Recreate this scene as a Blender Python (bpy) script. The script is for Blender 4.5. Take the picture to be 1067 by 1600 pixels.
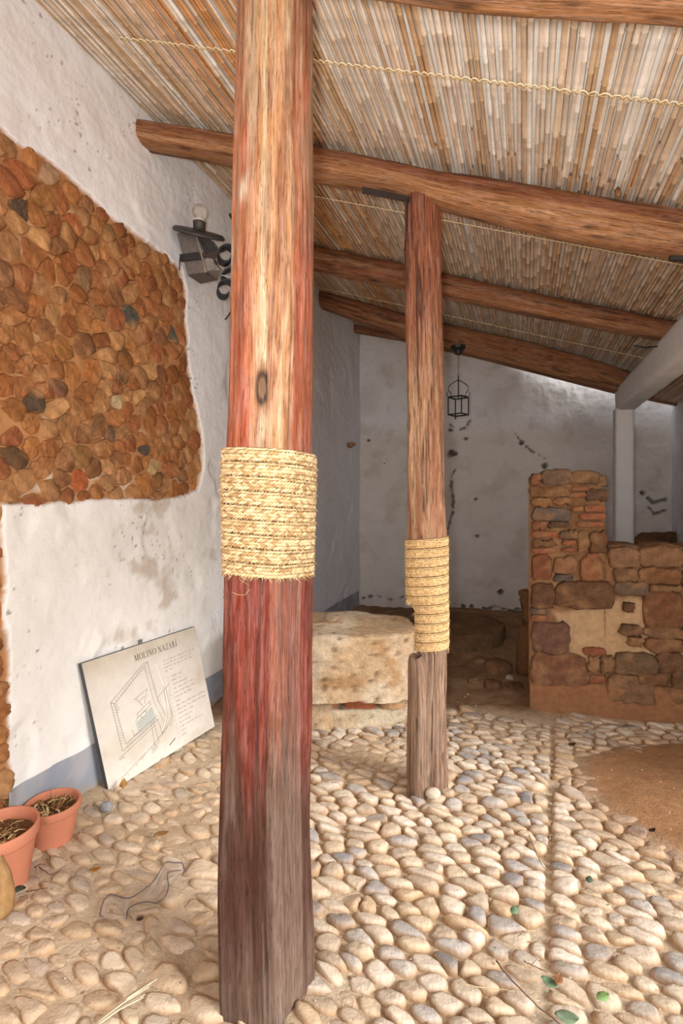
import bpy, math, random
import numpy as np
from mathutils import Vector, Matrix
random.seed(7); rng = np.random.default_rng(7)
S = bpy.context.scene
for o in list(bpy.data.objects): bpy.data.objects.remove(o)

# ------------------------------------------------------------------ camera
FP, CX, HY, CH = 800.0, 533.0, 775.0, 1.5        # focal length in px of a 1067 px wide frame, centre column, horizon row, eye height
cam = bpy.data.cameras.new('camera'); cam.sensor_fit = 'HORIZONTAL'; cam.sensor_width = 24
cam.lens = FP/1067*24; cam.shift_y = -25/1067; cam.clip_start = .05
camo = bpy.data.objects.new('camera', cam); S.collection.objects.link(camo)
camo.location = (0, 0, CH); camo.rotation_euler = (math.pi/2, 0, 0); S.camera = camo

# ------------------------------------------------------------------ light
w = bpy.data.worlds.new('sky'); S.world = w; w.use_nodes = True
bg = w.node_tree.nodes['Background']; bg.inputs[0].default_value = (.93, .96, 1, 1); bg.inputs[1].default_value = 2.1
sl = bpy.data.lights.new('sun', 'SUN'); sl.energy = 3.6; sl.angle = math.radians(24); sl.color = (1, .97, .93)
so = bpy.data.objects.new('sun', sl); S.collection.objects.link(so)
so.rotation_euler = Vector((-.80, .52, -.50)).to_track_quat('-Z', 'Y').to_euler()
fl = bpy.data.lights.new('camera_flash', 'AREA'); fl.shape = 'RECTANGLE'; fl.size = .08; fl.size_y = .12; fl.energy = 46; fl.color = (1, .97, .93)
fo = bpy.data.objects.new('camera_flash', fl); S.collection.objects.link(fo)
fo.location = (-.085, -.02, 1.56); fo.rotation_euler = Vector((.12, 1, .95)).to_track_quat('-Z', 'Y').to_euler()
S.view_settings.view_transform = 'Standard'; S.view_settings.look = 'None'
S.view_settings.gamma = 1; S.view_settings.use_curve_mapping = False; S.view_settings.exposure = 0.08

# ------------------------------------------------------------------ helpers
def P(px, py, Z): return np.array([(px-CX)/FP*Z, Z, CH-(py-HY)/FP*Z])
def floorpt(px, py):
    Z = CH*FP/(py-HY); return np.array([(px-CX)/FP*Z, Z, 0.])
def C(r, g, b):
    f = lambda c: (c/255/12.92) if c <= 10 else ((c/255+.055)/1.055)**2.4
    return np.array([f(r), f(g), f(b)])
def _h(ix, iy, iz, seed):
    n = (ix*73856093) ^ (iy*19349663) ^ (iz*83492791) ^ (seed*2654435)
    n = (n ^ (n >> 13)) * 1274126177 & 0x7fffffff
    n = (n ^ (n >> 15)) * 2246822 & 0x7fffffff
    return ((n ^ (n >> 11)) & 0xffff)/32767.5-1
def vn(p, seed=0):
    p = np.asarray(p, float); i = np.floor(p).astype(np.int64); f = p-i; f = f*f*(3-2*f)
    x, y, z = i[..., 0], i[..., 1], i[..., 2]; a, b, c = f[..., 0], f[..., 1], f[..., 2]; r = 0
    for dx in (0, 1):
        for dy in (0, 1):
            for dz in (0, 1):
                r = r+_h(x+dx, y+dy, z+dz, seed)*(a if dx else 1-a)*(b if dy else 1-b)*(c if dz else 1-c)
    return r
def fbm(p, sc=1, octv=4, seed=0, gain=.5):
    p = np.asarray(p, float)*sc; r = 0; a = 1; s = 0
    for k in range(octv):
        r = r+a*vn(p, seed+k*17); s += a; a *= gain; p = p*2.03+5.1
    return r/s
def sm(x, a, b):
    t = np.clip((np.asarray(x, float)-a)/(b-a), 0, 1); return t*t*(3-2*t)
def mixc(c1, c2, t): t = np.asarray(t)[..., None]; return c1*(1-t)+c2*t

def mk(name, V, Fc, mat, parent=None, smooth=True, col=None, attrs=None):
    V = np.asarray(V, np.float32).reshape(-1, 3); me = bpy.data.meshes.new(name)
    if isinstance(Fc, np.ndarray):
        n, k = Fc.shape
        me.vertices.add(len(V)); me.vertices.foreach_set('co', V.ravel())
        me.loops.add(n*k); me.loops.foreach_set('vertex_index', Fc.astype(np.int32).ravel())
        me.polygons.add(n); me.polygons.foreach_set('loop_start', np.arange(0, n*k, k, dtype=np.int32))
        me.update(calc_edges=True)
    else:
        me.from_pydata(V.tolist(), [], Fc); me.update()
    if smooth: me.polygons.foreach_set('use_smooth', np.ones(len(me.polygons), bool))
    if col is not None:
        c = np.asarray(col, np.float32)
        if c.ndim == 1: c = np.tile(c, (len(V), 1))
        c = np.concatenate([np.clip(c.reshape(-1, 3), 0, 1), np.ones((len(V), 1), np.float32)], 1)
        at = me.attributes.new('col', 'FLOAT_COLOR', 'POINT'); at.data.foreach_set('color', c.astype(np.float32).ravel())
    for k, v in (attrs or {}).items():
        at = me.attributes.new(k, 'FLOAT_VECTOR', 'POINT'); at.data.foreach_set('vector', np.asarray(v, np.float32).ravel())
    me.materials.append(mat)
    o = bpy.data.objects.new(name, me); S.collection.objects.link(o)
    if parent is not None: o.parent = parent
    return o
def empty(name, loc=(0, 0, 0)):
    o = bpy.data.objects.new(name, None); S.collection.objects.link(o); o.location = loc; o.empty_display_size = .05; return o
def tag(o, label=None, cat=None, group=None, kind=None):
    if label: o['label'] = label
    if cat: o['category'] = cat
    if group: o['group'] = group
    if kind: o['kind'] = kind
    return o
def gridf(nu, nv, wrap=False):
    """quads of a grid of nu x nv vertices (index = u*nv+v); wrap closes u"""
    u = np.arange(nu if wrap else nu-1); v = np.arange(nv-1); U, Vv = np.meshgrid(u, v, indexing='ij'); U2 = (U+1) % nu
    return np.stack([U*nv+Vv, U2*nv+Vv, U2*nv+Vv+1, U*nv+Vv+1], -1).reshape(-1, 4)
class MB:
    """collects pieces into one mesh"""
    def __init__(s): s.v = []; s.f = []; s.c = []; s.n = 0
    def add(s, V, Fc, col=(1, 1, 1)):
        V = np.asarray(V, float).reshape(-1, 3); c = np.asarray(col, float)
        if c.ndim == 1: c = np.tile(c, (len(V), 1))
        s.v.append(V); s.c.append(c); s.f += [[int(i)+s.n for i in f] for f in Fc]; s.n += len(V)
    def box(s, cen, ax, ay, az, col=(1, 1, 1)):
        cen, ax, ay, az = [np.asarray(a, float) for a in (cen, ax, ay, az)]
        V = [cen+i*ax+j*ay+k*az for i in (-1, 1) for j in (-1, 1) for k in (-1, 1)]
        s.add(V, [(0, 1, 3, 2), (4, 6, 7, 5), (0, 4, 5, 1), (2, 3, 7, 6), (0, 2, 6, 4), (1, 5, 7, 3)], col)
    def tube(s, pts, r, col=(1, 1, 1), n=6, squash=1.0, up=(0, 0, 1)):
        pts = np.asarray(pts, float); m = len(pts); r = np.broadcast_to(r, (m,)); T = np.gradient(pts, axis=0)
        V = []; up = np.asarray(up, float)
        for i in range(m):
            t = T[i]/(np.linalg.norm(T[i])+1e-9); a = np.cross(t, up)
            if np.linalg.norm(a) < .15: a = np.cross(t, (.3, 1, .1))
            a /= np.linalg.norm(a); b = np.cross(a, t)
            for k in range(n):
                q = 2*math.pi*k/n; V.append(pts[i]+r[i]*(math.cos(q)*a+squash*math.sin(q)*b))
        Fc = [(i*n+k, i*n+(k+1) % n, (i+1)*n+(k+1) % n, (i+1)*n+k) for i in range(m-1) for k in range(n)]
        Fc += [tuple(range(n))[::-1], tuple(range((m-1)*n, m*n))]; s.add(V, Fc, col)
    def ribbon(s, pts, wvec, th, col=(1, 1, 1)):
        """flat strip of width vector wvec along pts with thickness th"""
        pts = np.asarray(pts, float); m = len(pts); wv = np.asarray(wvec, float); T = np.gradient(pts, axis=0); V = []
        for i in range(m):
            nn = np.cross(T[i], wv); nn = nn/(np.linalg.norm(nn)+1e-9)*th/2
            V += [pts[i]-wv/2-nn, pts[i]+wv/2-nn, pts[i]+wv/2+nn, pts[i]-wv/2+nn]
        Fc = [(i*4+k, i*4+(k+1) % 4, i*4+4+(k+1) % 4, i*4+4+k) for i in range(m-1) for k in range(4)]+[(3, 2, 1, 0), (m*4-4, m*4-3, m*4-2, m*4-1)]
        s.add(V, Fc, col)
    def build(s, name, mat, parent=None, smooth=True):
        return mk(name, np.concatenate(s.v), s.f, mat, parent, smooth, np.concatenate(s.c))

def M(name, rough=.85, var=.18, vs=14, bump=.25, bs=70, bd=.004, spec=.3, col=None, attr=None, stretch=(1, 1, 1), coat=0, metal=0, emis=None, fine=0.0, vor=0.0):
    m = bpy.data.materials.new(name); m.use_nodes = True; nt = m.node_tree; N = nt.nodes; L = nt.links; b = N['Principled BSDF']
    b.inputs['Roughness'].default_value = rough; b.inputs['Specular IOR Level'].default_value = spec; b.inputs['Metallic'].default_value = metal
    if coat: b.inputs['Coat Weight'].default_value = coat; b.inputs['Coat Roughness'].default_value = .3
    if attr: src = N.new('ShaderNodeAttribute'); src.attribute_name = attr; vec = src.outputs['Vector']
    else: src = N.new('ShaderNodeTexCoord'); vec = src.outputs['Object']
    mp = N.new('ShaderNodeMapping'); mp.inputs['Scale'].default_value = stretch; L.new(vec, mp.inputs['Vector']); vec = mp.outputs['Vector']
    n1 = N.new('ShaderNodeTexNoise'); n1.inputs['Scale'].default_value = vs; n1.inputs['Detail'].default_value = 6; n1.inputs['Roughness'].default_value = .62; L.new(vec, n1.inputs['Vector'])
    mr = N.new('ShaderNodeMapRange'); mr.inputs[1].default_value = .3; mr.inputs[2].default_value = .7; mr.inputs[3].default_value = 1-var; mr.inputs[4].default_value = 1+var*.6; mr.clamp = True
    L.new(n1.outputs['Fac'], mr.inputs[0])
    if col is None: cn = N.new('ShaderNodeAttribute'); cn.attribute_name = 'col'
    else: cn = N.new('ShaderNodeRGB'); cn.outputs[0].default_value = (*col, 1)
    vm = N.new('ShaderNodeVectorMath'); vm.operation = 'SCALE'
    L.new(cn.outputs['Color'], vm.inputs[0]); L.new(mr.outputs[0], vm.inputs['Scale'])
    L.new(vm.outputs[0], b.inputs['Base Color'])
    n2 = N.new('ShaderNodeTexNoise'); n2.inputs['Scale'].default_value = bs; n2.inputs['Detail'].default_value = 8; n2.inputs['Roughness'].default_value = .65; L.new(vec, n2.inputs['Vector'])
    if bump:
        bp = N.new('ShaderNodeBump'); bp.inputs['Strength'].default_value = bump; bp.inputs['Distance'].default_value = bd
        L.new(n2.outputs['Fac'], bp.inputs['Height']); L.new(bp.outputs[0], b.inputs['Normal'])
    return m
m_plaster = M('plaster', rough=.9, var=.05, vs=6, bump=.5, bs=28, bd=.008, spec=.15)
m_mortar = m_plaster
m_stone = M('wall_stone', rough=.85, var=.4, vs=22, bump=.8, bs=55, bd=.008, spec=.2)
m_cobble = M('cobble', rough=.8, var=.28, vs=22, bump=1.0, bs=55, bd=.006, spec=.22)
m_earth = M('earth', rough=.95, var=.22, vs=26, bump=.9, bs=70, bd=.01, spec=.1)
m_block = M('limestone', rough=.95, var=.3, vs=24, bump=1, bs=60, bd=.012, spec=.1)
def MW(name, rough, coat, deep):
    m = bpy.data.materials.new(name); m.use_nodes = True; nt = m.node_tree; N = nt.nodes; L = nt.links; b = N['Principled BSDF']
    b.inputs['Specular IOR Level'].default_value = .25; b.inputs['Coat Weight'].default_value = coat; b.inputs['Coat Roughness'].default_value = .35
    at = N.new('ShaderNodeAttribute'); at.attribute_name = 'wc'; tc = N.new('ShaderNodeTexCoord')
    def noise(vec, sc, scale, det=5, ro=.6, dist=0):
        mp = N.new('ShaderNodeMapping'); mp.inputs['Scale'].default_value = sc; L.new(vec, mp.inputs['Vector']); n = N.new('ShaderNodeTexNoise'); n.inputs['Scale'].default_value = scale; n.inputs['Detail'].default_value = det; n.inputs['Roughness'].default_value = ro; n.inputs['Distortion'].default_value = dist; L.new(mp.outputs[0], n.inputs['Vector']); return n.outputs['Fac']
    def rng_(x, a, b_, c, d): r = N.new('ShaderNodeMapRange'); r.inputs[1].default_value = a; r.inputs[2].default_value = b_; r.inputs[3].default_value = c; r.inputs[4].default_value = d; L.new(x, r.inputs[0]); return r.outputs[0]
    def mth(op, x, y): q = N.new('ShaderNodeMath'); q.operation = op; L.new(x, q.inputs[0]); (L.new(y, q.inputs[1]) if not isinstance(y, float) else setattr(q.inputs[1], 'default_value', y)); return q.outputs[0]
    V = at.outputs['Vector']; O = tc.outputs['Object']
    g1 = noise(V, (1.2, 1.2, .9), 1.6, 6, .62, .25); g2 = noise(V, (7, 7, .5), 1.5, 3, .5); g3 = noise(O, (1, 1, .6), 26, 5, .7); ck = noise(V, (2.6, 2.6, .5), 1.7, 3, .55)
    c0 = rng_(g1, .3, .7, .72, 1.18); c1 = rng_(g2, .3, .7, .85, 1.08); c2 = rng_(g3, .3, .72, .84, 1.10)
    d = mth('ABSOLUTE', mth('SUBTRACT', ck, .5), 0.0); crack = rng_(d, .0, .016, 1-deep, 1.0)
    k = mth('MULTIPLY', mth('MULTIPLY', mth('MULTIPLY', c0, c1), c2), crack)
    cn = N.new('ShaderNodeAttribute'); cn.attribute_name = 'col'; vm = N.new('ShaderNodeVectorMath'); vm.operation = 'SCALE'; L.new(cn.outputs['Color'], vm.inputs[0]); L.new(k, vm.inputs['Scale'])
    hs = N.new('ShaderNodeHueSaturation'); L.new(vm.outputs[0], hs.inputs['Color']); L.new(rng_(g1, .35, .7, 1.0, .72), hs.inputs['Saturation']); L.new(hs.outputs[0], b.inputs['Base Color'])
    L.new(rng_(g3, .3, .7, rough-.12, rough+.18), b.inputs['Roughness'])
    hgt = mth('ADD', mth('ADD', mth('MULTIPLY', g2, .3), mth('MULTIPLY', g1, .5)), mth('MULTIPLY', crack, .9))
    bp = N.new('ShaderNodeBump'); bp.inputs['Strength'].default_value = .8; bp.inputs['Distance'].default_value = .004; L.new(hgt, bp.inputs['Height']); L.new(bp.outputs[0], b.inputs['Normal']); return m
m_wood = MW('aged_wood', .68, 0, .75)
m_wood_v = MW('varnished_wood', .6, .0, .5)
_unused = M('aged_wood', rough=.5, var=.33, vs=1, bump=.6, bs=2.2, bd=.004, spec=.4, attr='wc')
m_reed = M('reed', rough=.5, var=.2, vs=30, bump=.15, bs=120, bd=.002, spec=.4)
m_rope = M('esparto', rough=.8, var=.2, vs=60, bump=.3, bs=200, bd=.001, spec=.2)
m_white = M('whitewash', rough=.9, var=.05, vs=8, bump=.4, bs=30, bd=.006, spec=.15, col=C(205, 202, 200))
m_iron = M('black_iron', rough=.5, var=.3, vs=40, bump=.3, bs=120, bd=.002, spec=.5)
m_clay = M('terracotta', rough=.75, var=.08, vs=9, bump=.15, bs=120, bd=.001, spec=.25)
m_board = M('sign_board', rough=.6, var=.08, vs=16, bump=.05, bs=60, bd=.001)
m_ink = M('ink', rough=.8, var=.1, vs=60, bump=0)
m_dry = M('dry_plant', rough=.8, var=.25, vs=30, bump=.3, bs=90, bd=.002)
m_leaf = M('green_leaf', rough=.6, var=.2, vs=60, bump=.1)
m_cord = M('cord', rough=.85, var=.15, vs=90, bump=.2, bs=200, bd=.001)
m_ceram = M('ceramic', rough=.3, var=.03, bump=0, col=C(225, 222, 215), spec=.5)

# frame of the shed: the left wall runs along D, the beams run along E, NR is square to the left wall
D = np.array([.355, 1, 0]); DL = np.linalg.norm(D); D = D/DL; NR = np.array([D[1], -D[0], 0]); E = np.array([.979, -.206, 0]); E = E/np.linalg.norm(E)
W0 = np.array([-2.182, 0, 0])
def wallX(Z): return -2.182+.355*Z
def roofh(x, y): return 3.71-.315*((x+2.182-.355*y)/DL)
def px2wall(px, py):
    r = (px-CX)/FP; Z = 2.182/(.355-r); return np.array([Z*DL, CH-(py-HY)/FP*Z])     # (distance along the wall, height)
def polydist(pts, poly):
    """signed distance to a polygon, positive inside"""
    pts = np.asarray(pts, float); poly = np.asarray(poly, float); d = np.full(pts.shape[:-1], 1e9); ins = np.zeros(pts.shape[:-1], bool); n = len(poly)
    for i in range(n):
        a, b = poly[i], poly[(i+1) % n]; ab = b-a; t = np.clip(((pts-a) @ ab)/(ab @ ab+1e-12), 0, 1)
        d = np.minimum(d, np.linalg.norm(pts-(a+t[..., None]*ab), axis=-1))
        c = ((a[1] > pts[..., 1]) != (b[1] > pts[..., 1])) & (pts[..., 0] < (b[0]-a[0])*(pts[..., 1]-a[1])/((b[1]-a[1]) if b[1] != a[1] else 1e-9)+a[0]); ins ^= c
    return np.where(ins, d, -d)
def voronoi_cells(seeds, R, clip=None):
    """cells of 2D seeds, each cut from a square of half side R by the bisectors to its neighbours"""
    S2 = np.asarray(seeds); out = []
    gd = {}
    for i, s in enumerate(S2): gd.setdefault((int(s[0]//R), int(s[1]//R)), []).append(i)
    for i, s in enumerate(S2):
        poly = [s+np.array(q)*R for q in ((-1, -1), (1, -1), (1, 1), (-1, 1))]; gx, gy = int(s[0]//R), int(s[1]//R)
        nb = [j for a in (-2, -1, 0, 1, 2) for b in (-2, -1, 0, 1, 2) for j in gd.get((gx+a, gy+b), []) if j != i]
        nb = sorted(nb, key=lambda j: ((S2[j]-s)**2).sum())[:18]
        pl = [((S2[j]+s)/2, S2[j]-s) for j in nb]+(clip(s) if clip else [])
        for mp, nn in pl:
            new = []; L_ = len(poly)
            for k in range(L_):
                a, b = poly[k], poly[(k+1) % L_]; da, db = (a-mp) @ nn, (b-mp) @ nn
                if da <= 0: new.append(a)
                if da*db < 0: new.append(a+(b-a)*(da/(da-db)))
            poly = new
            if len(poly) < 3: break
        out.append(np.array(poly) if len(poly) > 2 else None)
    return out
def smoothpoly(p, n, it=2, cut=.25):
    for _ in range(it):
        q = np.roll(p, -1, 0); p = np.stack([p*(1-cut)+q*cut, p*cut+q*(1-cut)], 1).reshape(-1, 2)
    q = np.roll(p, -1, 0); sl_ = np.linalg.norm(q-p, axis=1); cum = np.concatenate([[0], np.cumsum(sl_)]); pp = np.concatenate([p, p[:1]])
    t = np.linspace(0, cum[-1], n, endpoint=False); return np.stack([np.interp(t, cum, pp[:, 0]), np.interp(t, cum, pp[:, 1])], 1)
def dome(poly, scales, zs, top, tilt=(0, 0), nz=0, r=rng):
    """rings of a closed outline scaled about its centre; returns 2D+height verts and faces"""
    c = poly.mean(0); n = len(poly); V = []
    for k, (s, z) in enumerate(zip(scales, zs)):
        q = c+(poly-c)*s*(1+(r.normal(0, nz, (n, 1)) if 0 < k else 0)); zz = z+((q-c) @ np.array(tilt) if k else 0)+(r.normal(0, nz*.05, n) if k else 0)
        V.append(np.column_stack([q, np.broadcast_to(zz, (n,))]))
    V.append(np.array([[c[0], c[1], top]])); V = np.concatenate(V); m = len(scales)
    Fc = [(k*n+i, k*n+(i+1) % n, (k+1)*n+(i+1) % n, (k+1)*n+i) for k in range(m-1) for i in range(n)]+[((m-1)*n+i, (m-1)*n+(i+1) % n, m*n) for i in range(n)]
    return V, Fc

# ------------------------------------------------------------------ left wall: whitewash over rubble masonry, laid bare in a big patch
patch = [px2wall(*q) for q in [(0, 195), (40, 226), (75, 245), (110, 275), (150, 312), (180, 340), (215, 368), (240, 385), (262, 398), (282, 420), (291, 455), (292, 500), (295, 560), (303, 610), (311, 650), (317, 700), (316, 740), (308, 765), (290, 777), (230, 781), (120, 786), (60, 790), (8, 791), (9, 880), (13, 1000), (17, 1100), (22, 1200), (24, 1250), (25, 1330)]]
patch = [(.2, 3.25), (1.2, 3.12)]+[tuple(q) for q in patch]+[(.2, -.2)]
patch = np.array(patch)
def wall_info(s, h):
    """offset out of the wall and whether masonry shows at (s,h)"""
    p3 = np.stack([s, h, np.zeros_like(s)], -1)
    sd = polydist(np.stack([s, h], -1), patch)+fbm(p3, 9, 4, 3)*.022+fbm(p3, 45, 2, 9)*.006
    mask = sm(sd, -.002, .010)
    pl = fbm(p3, 1.6, 3, 11)*.02+fbm(p3, 7, 4, 12)*.005+np.abs(fbm(p3, 14, 3, 14))*.004
    pl = pl-.012*sm(fbm(p3, 3.1, 3, 30), .15, .4)*(1-sm(h, 2.9, 3.4))+.006*sm(h, 2.2, 3.2)*np.abs(fbm(p3*np.array([1, 1.4, 1])+p3[..., 1:2]*.5, 6, 3, 40))
    mo = -.027+fbm(p3, 10, 4, 21)*.016
    return pl*(1-mask)+mo*mask, mask, sd
def wallpt(s, h, off): return W0+np.asarray(s)[..., None]*D+np.asarray(off)[..., None]*NR+np.stack([0*h, 0*h, h], -1)
def plaster_col(p3, h, seed, top=C(243, 243, 248), low=C(242, 239, 234), dirt=C(176, 150, 122), amt=1.0):
    c = mixc(low, top, sm(h, 1.2, 2.6)); n = fbm(p3, 4.5, 5, seed, .6)
    d = sm(n, .22, .5)*sm(fbm(p3, 1.3, 2, seed+5), -.3, .3)*amt
    sp = sm(fbm(p3, 60, 2, seed+7), .52, .7)*.7*amt*sm(fbm(p3, 5, 2, seed+8), .0, .3)
    c = mixc(c, dirt, np.clip(d*.55*(1-sm(h, 2.3, 3)*.8), 0, 1)); return mixc(c, C(90, 72, 58), sp)
s_ = np.concatenate([np.linspace(-1.8, 1.8, 60, endpoint=False), np.linspace(1.8, 4.2, 300, endpoint=False), np.linspace(4.2, 7.4, 200)]); h_ = np.linspace(-.06, 3.80, 390)
SS, HH = np.meshgrid(s_, h_, indexing='ij'); off, mask, sd = wall_info(SS, HH)
p3 = np.stack([SS, HH, 0*SS], -1)
cp = plaster_col(p3, HH, 51)
# wall colour turns slightly greyer beyond the first post
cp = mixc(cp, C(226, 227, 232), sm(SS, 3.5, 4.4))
gap = sm(fbm(p3, 5, 3, 77), -.1, .5)
cm = mixc(C(184, 134, 90), C(160, 108, 66), gap); cm = mixc(cm, C(205, 178, 146), sm(fbm(p3, 8, 4, 78), .25, .5)*.6)
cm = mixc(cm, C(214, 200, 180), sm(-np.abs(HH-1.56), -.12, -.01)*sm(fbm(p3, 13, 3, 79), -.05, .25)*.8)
rim = sm(-np.abs(sd), -.012, -.002)*(mask > .3)
cw = mixc(cp, cm, mask); cw = mixc(cw, C(196, 172, 140), rim*.5)
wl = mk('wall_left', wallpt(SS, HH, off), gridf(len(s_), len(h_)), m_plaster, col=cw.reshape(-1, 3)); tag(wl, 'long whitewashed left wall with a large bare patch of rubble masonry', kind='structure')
# grey painted band at the foot
sb = np.linspace(2.302, 7.2, 300); hb = np.linspace(-.05, 1, 14); SB, HB = np.meshgrid(sb, hb, indexing='ij')
topb = .245+.008*fbm(np.stack([sb, 0*sb, 0*sb], -1), 12, 3, 5)
HBB = np.where(HB > 0, HB*topb[:, None], HB); ob, mb_, _ = wall_info(SB, HBB); ob = ob*(1-mb_)+.0045
pb = np.stack([SB, HBB, 0*SB], -1); cb = mixc(C(150, 156, 168), C(172, 172, 176), sm(fbm(pb, 9, 4, 60), -.2, .3)); cb = mixc(cb, C(170, 145, 115), sm(.07-HBB+fbm(pb, 20, 3, 61)*.05, 0, .06)*.7)
tag(mk('baseboard_left', wallpt(SB, HBB, ob), gridf(*SB.shape), m_plaster, col=cb.reshape(-1, 3)), 'blue-grey painted band along the foot of the left wall', kind='structure')

# rubble stones of the patch
cols = [C(178, 120, 72), C(160, 100, 56), C(190, 128, 74), C(148, 92, 54), C(170, 124, 84), C(170, 108, 68), C(136, 92, 62), C(154, 92, 60), C(194, 146, 98)]
special = [(58, 622, 30, (70, 62, 54)), (200, 560, 40, (104, 78, 52)), (270, 583, 34, (140, 84, 44)), (28, 712, 48, (92, 70, 50)), (272, 524, 16, (88, 96, 92)), (212, 497, 22, (84, 92, 88)), (132, 710, 48, (148, 108, 66)), (75, 312, 56, (168, 120, 72)), (58, 395, 56, (150, 96, 56)), (82, 268, 46, (186, 150, 120)), (137, 435, 40, (136, 108, 80)), (30, 338, 40, (178, 132, 88)), (175, 362, 34, (150, 118, 78)), (120, 345, 36, (176, 104, 62)), (198, 588, 30, (96, 72, 52)), (40, 525, 50, (150, 102, 60)), (100, 540, 46, (170, 118, 64)), (150, 580, 50, (186, 112, 60)), (158, 670, 26, (130, 92, 62)), (178, 678, 14, (110, 96, 88)), (130, 755, 26, (184, 100, 60)), (100, 462, 22, (90, 78, 66)), (15, 600, 34, (190, 104, 58)), (25, 640, 44, (140, 90, 50)), (228, 705, 12, (82, 78, 72)), (20, 492, 34, (172, 118, 72)), (62, 475, 44, (184, 116, 70)), (33, 330, 18, (80, 70, 58)), (36, 265, 40, (160, 94, 60)), (108, 410, 34, (170, 98, 60)), (255, 432, 40, (160, 112, 66)), (215, 405, 40, (184, 134, 84)), (190, 625, 22, (196, 172, 134)), (240, 728, 18, (190, 160, 112)), (290, 745, 16, (122, 92, 66)), (172, 754, 16, (100, 84, 64)), (250, 755, 24, (108, 84, 60)), (88, 598, 20, (122, 84, 66)), (12, 430, 26, (130, 90, 66)), (145, 320, 26, (150, 104, 70))]
seeds = []; rad = []; scol = []
for (px, py, d_, c) in special:
    p = px2wall(px, py); seeds.append(p); rad.append(d_*.5*p[0]/DL/FP); scol.append(C(*c))
tries = 0
while tries < 15000:
    tries += 1; p = np.array([rng.uniform(2.02, 4.2), rng.uniform(0, 3.2)])
    if polydist(p, patch) < .018: continue
    r_ = (.032 if tries > 9000 else .046) if tries > 1500 else rng.choice([.06, .075, .09])
    if all(np.hypot(*(p-q)) > (r_+rr)*.80 for q, rr in zip(seeds, rad)): seeds.append(p); rad.append(r_); scol.append(cols[rng.integers(len(cols))]*rng.uniform(.84, 1.06))
order = sorted(range(len(seeds)), key=lambda i: (-rad[i] if i >= len(special) else -9))[:285]; keep = set(order)
print('seeds', len(seeds)); cells = voronoi_cells(seeds, .19)
nst = 0
for i, (p, r_, c, cell) in enumerate(zip(seeds, rad, scol, cells)):
    if cell is None or i not in keep: continue
    cc = cell.mean(0); q = cell
    q = p+(q-p)*rng.uniform(.95, 1.02)
    q = smoothpoly(q, 14, 1, .06); dv = q-p; dl_ = np.linalg.norm(dv, axis=1); q = p+dv*np.minimum(1, (r_*1.3+.045)/np.maximum(dl_, 1e-6))[:, None]
    for _ in range(7):
        dq = polydist(q, patch); q = np.where((dq < .008)[:, None], p+(q-p)*.86, q)
    q = .7*q+.15*np.roll(q, 1, 0)+.15*np.roll(q, -1, 0); q = q.mean(0)+(q-q.mean(0))*1.04
    if polydist(p, patch) < .012: continue
    q = q; q = q+rng.normal(0, r_*.05, q.shape)
    pr = rng.uniform(.008, .024)*(.7+r_*7); tl = rng.normal(0, .11, 2)
    V, Fc = dome(q, (1.0, .96, .84, .45), (-.045, pr*.3-.028, pr*.9-.027, pr-.026), pr-.026, tl, .03)
    cv = np.tile(c, (len(V), 1))*(1+.10*fbm(np.column_stack([V[:, :2], V[:, 2]*0+i]), 16, 2, 5))[:, None]
    e_ = np.concatenate([np.ones(28), np.zeros(len(V)-28)]); cv = mixc(cv, C(176, 128, 84), .10+e_*.4)
    wp_ = np.column_stack([V[:, :2], 0*V[:, 0]]); cv = mixc(cv, mixc(C(186, 138, 94), C(156, 104, 62), sm(fbm(wp_, 7, 3, 431), -.2, .3)), sm(fbm(wp_, 9, 4, 430), .0, .25)*.75)
    loc = wallpt(np.array(p[0]), np.array(p[1]), np.array(0.))
    W = (V[:, 0]-p[0])[:, None]*D+V[:, 2][:, None]*NR+np.stack([0*V[:, 0], 0*V[:, 0], V[:, 1]-p[1]], -1)
    o = mk('stone', W, Fc, m_stone, wl, smooth=rng.random() < .25, col=cv); o.location = loc; nst += 1
print('rubble stones', nst)

# ------------------------------------------------------------------ back wall
BW0 = np.array([.248, 6.845, 0]); tt = np.linspace(-.25, 4.25, 380); hh = np.linspace(-.05, 3.85, 300); TT, HB2 = np.meshgrid(tt, hh, indexing='ij')
NB = np.array([E[1], -E[0], 0])      # toward the camera
def px2back(px, py):
    r = (px-CX)/FP; t = (6.845*r-.248)/(E[0]-E[1]*r); Z = 6.845+E[1]*t; return np.array([t, CH-(py-HY)/FP*Z])
pb3 = np.stack([TT, HB2, 0*TT+3], -1); ob = fbm(pb3, 1.5, 3, 80)*.03+fbm(pb3, 6, 4, 81)*.016+np.abs(fbm(pb3, 12, 3, 82))*.008
PB = np.stack([TT, HB2], -1); dmg = np.zeros(TT.shape)
def spot(c, r, dep):
    global ob, dmg
    q = px2back(*c); d = np.linalg.norm((PB-q)*np.array([1, 1.2]), axis=-1)+fbm(pb3, 25, 3, int(c[0]))*r*.7; k = 1-sm(d, r*.6, r*1.25); ob = ob-dep*k; dmg = np.maximum(dmg, k)
for c, r, dep in [((706, 708), .055, .07), ((704, 672), .03, .04), ((728, 685), .03, .04), ((575, 688), .022, .05), ((816, 692), .03, .06), ((743, 780), .018, .05), ((783, 925), .035, .07), ((722, 948), .03, .05), ((737, 948), .025, .05), ((852, 728), .04, .06), ((600, 724), .012, .02), ((1003, 770), .03, .05), ((745, 838), .02, .04), ((780, 960), .04, .05), ((812, 968), .035, .05)]: spot(c, r, dep)
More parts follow.
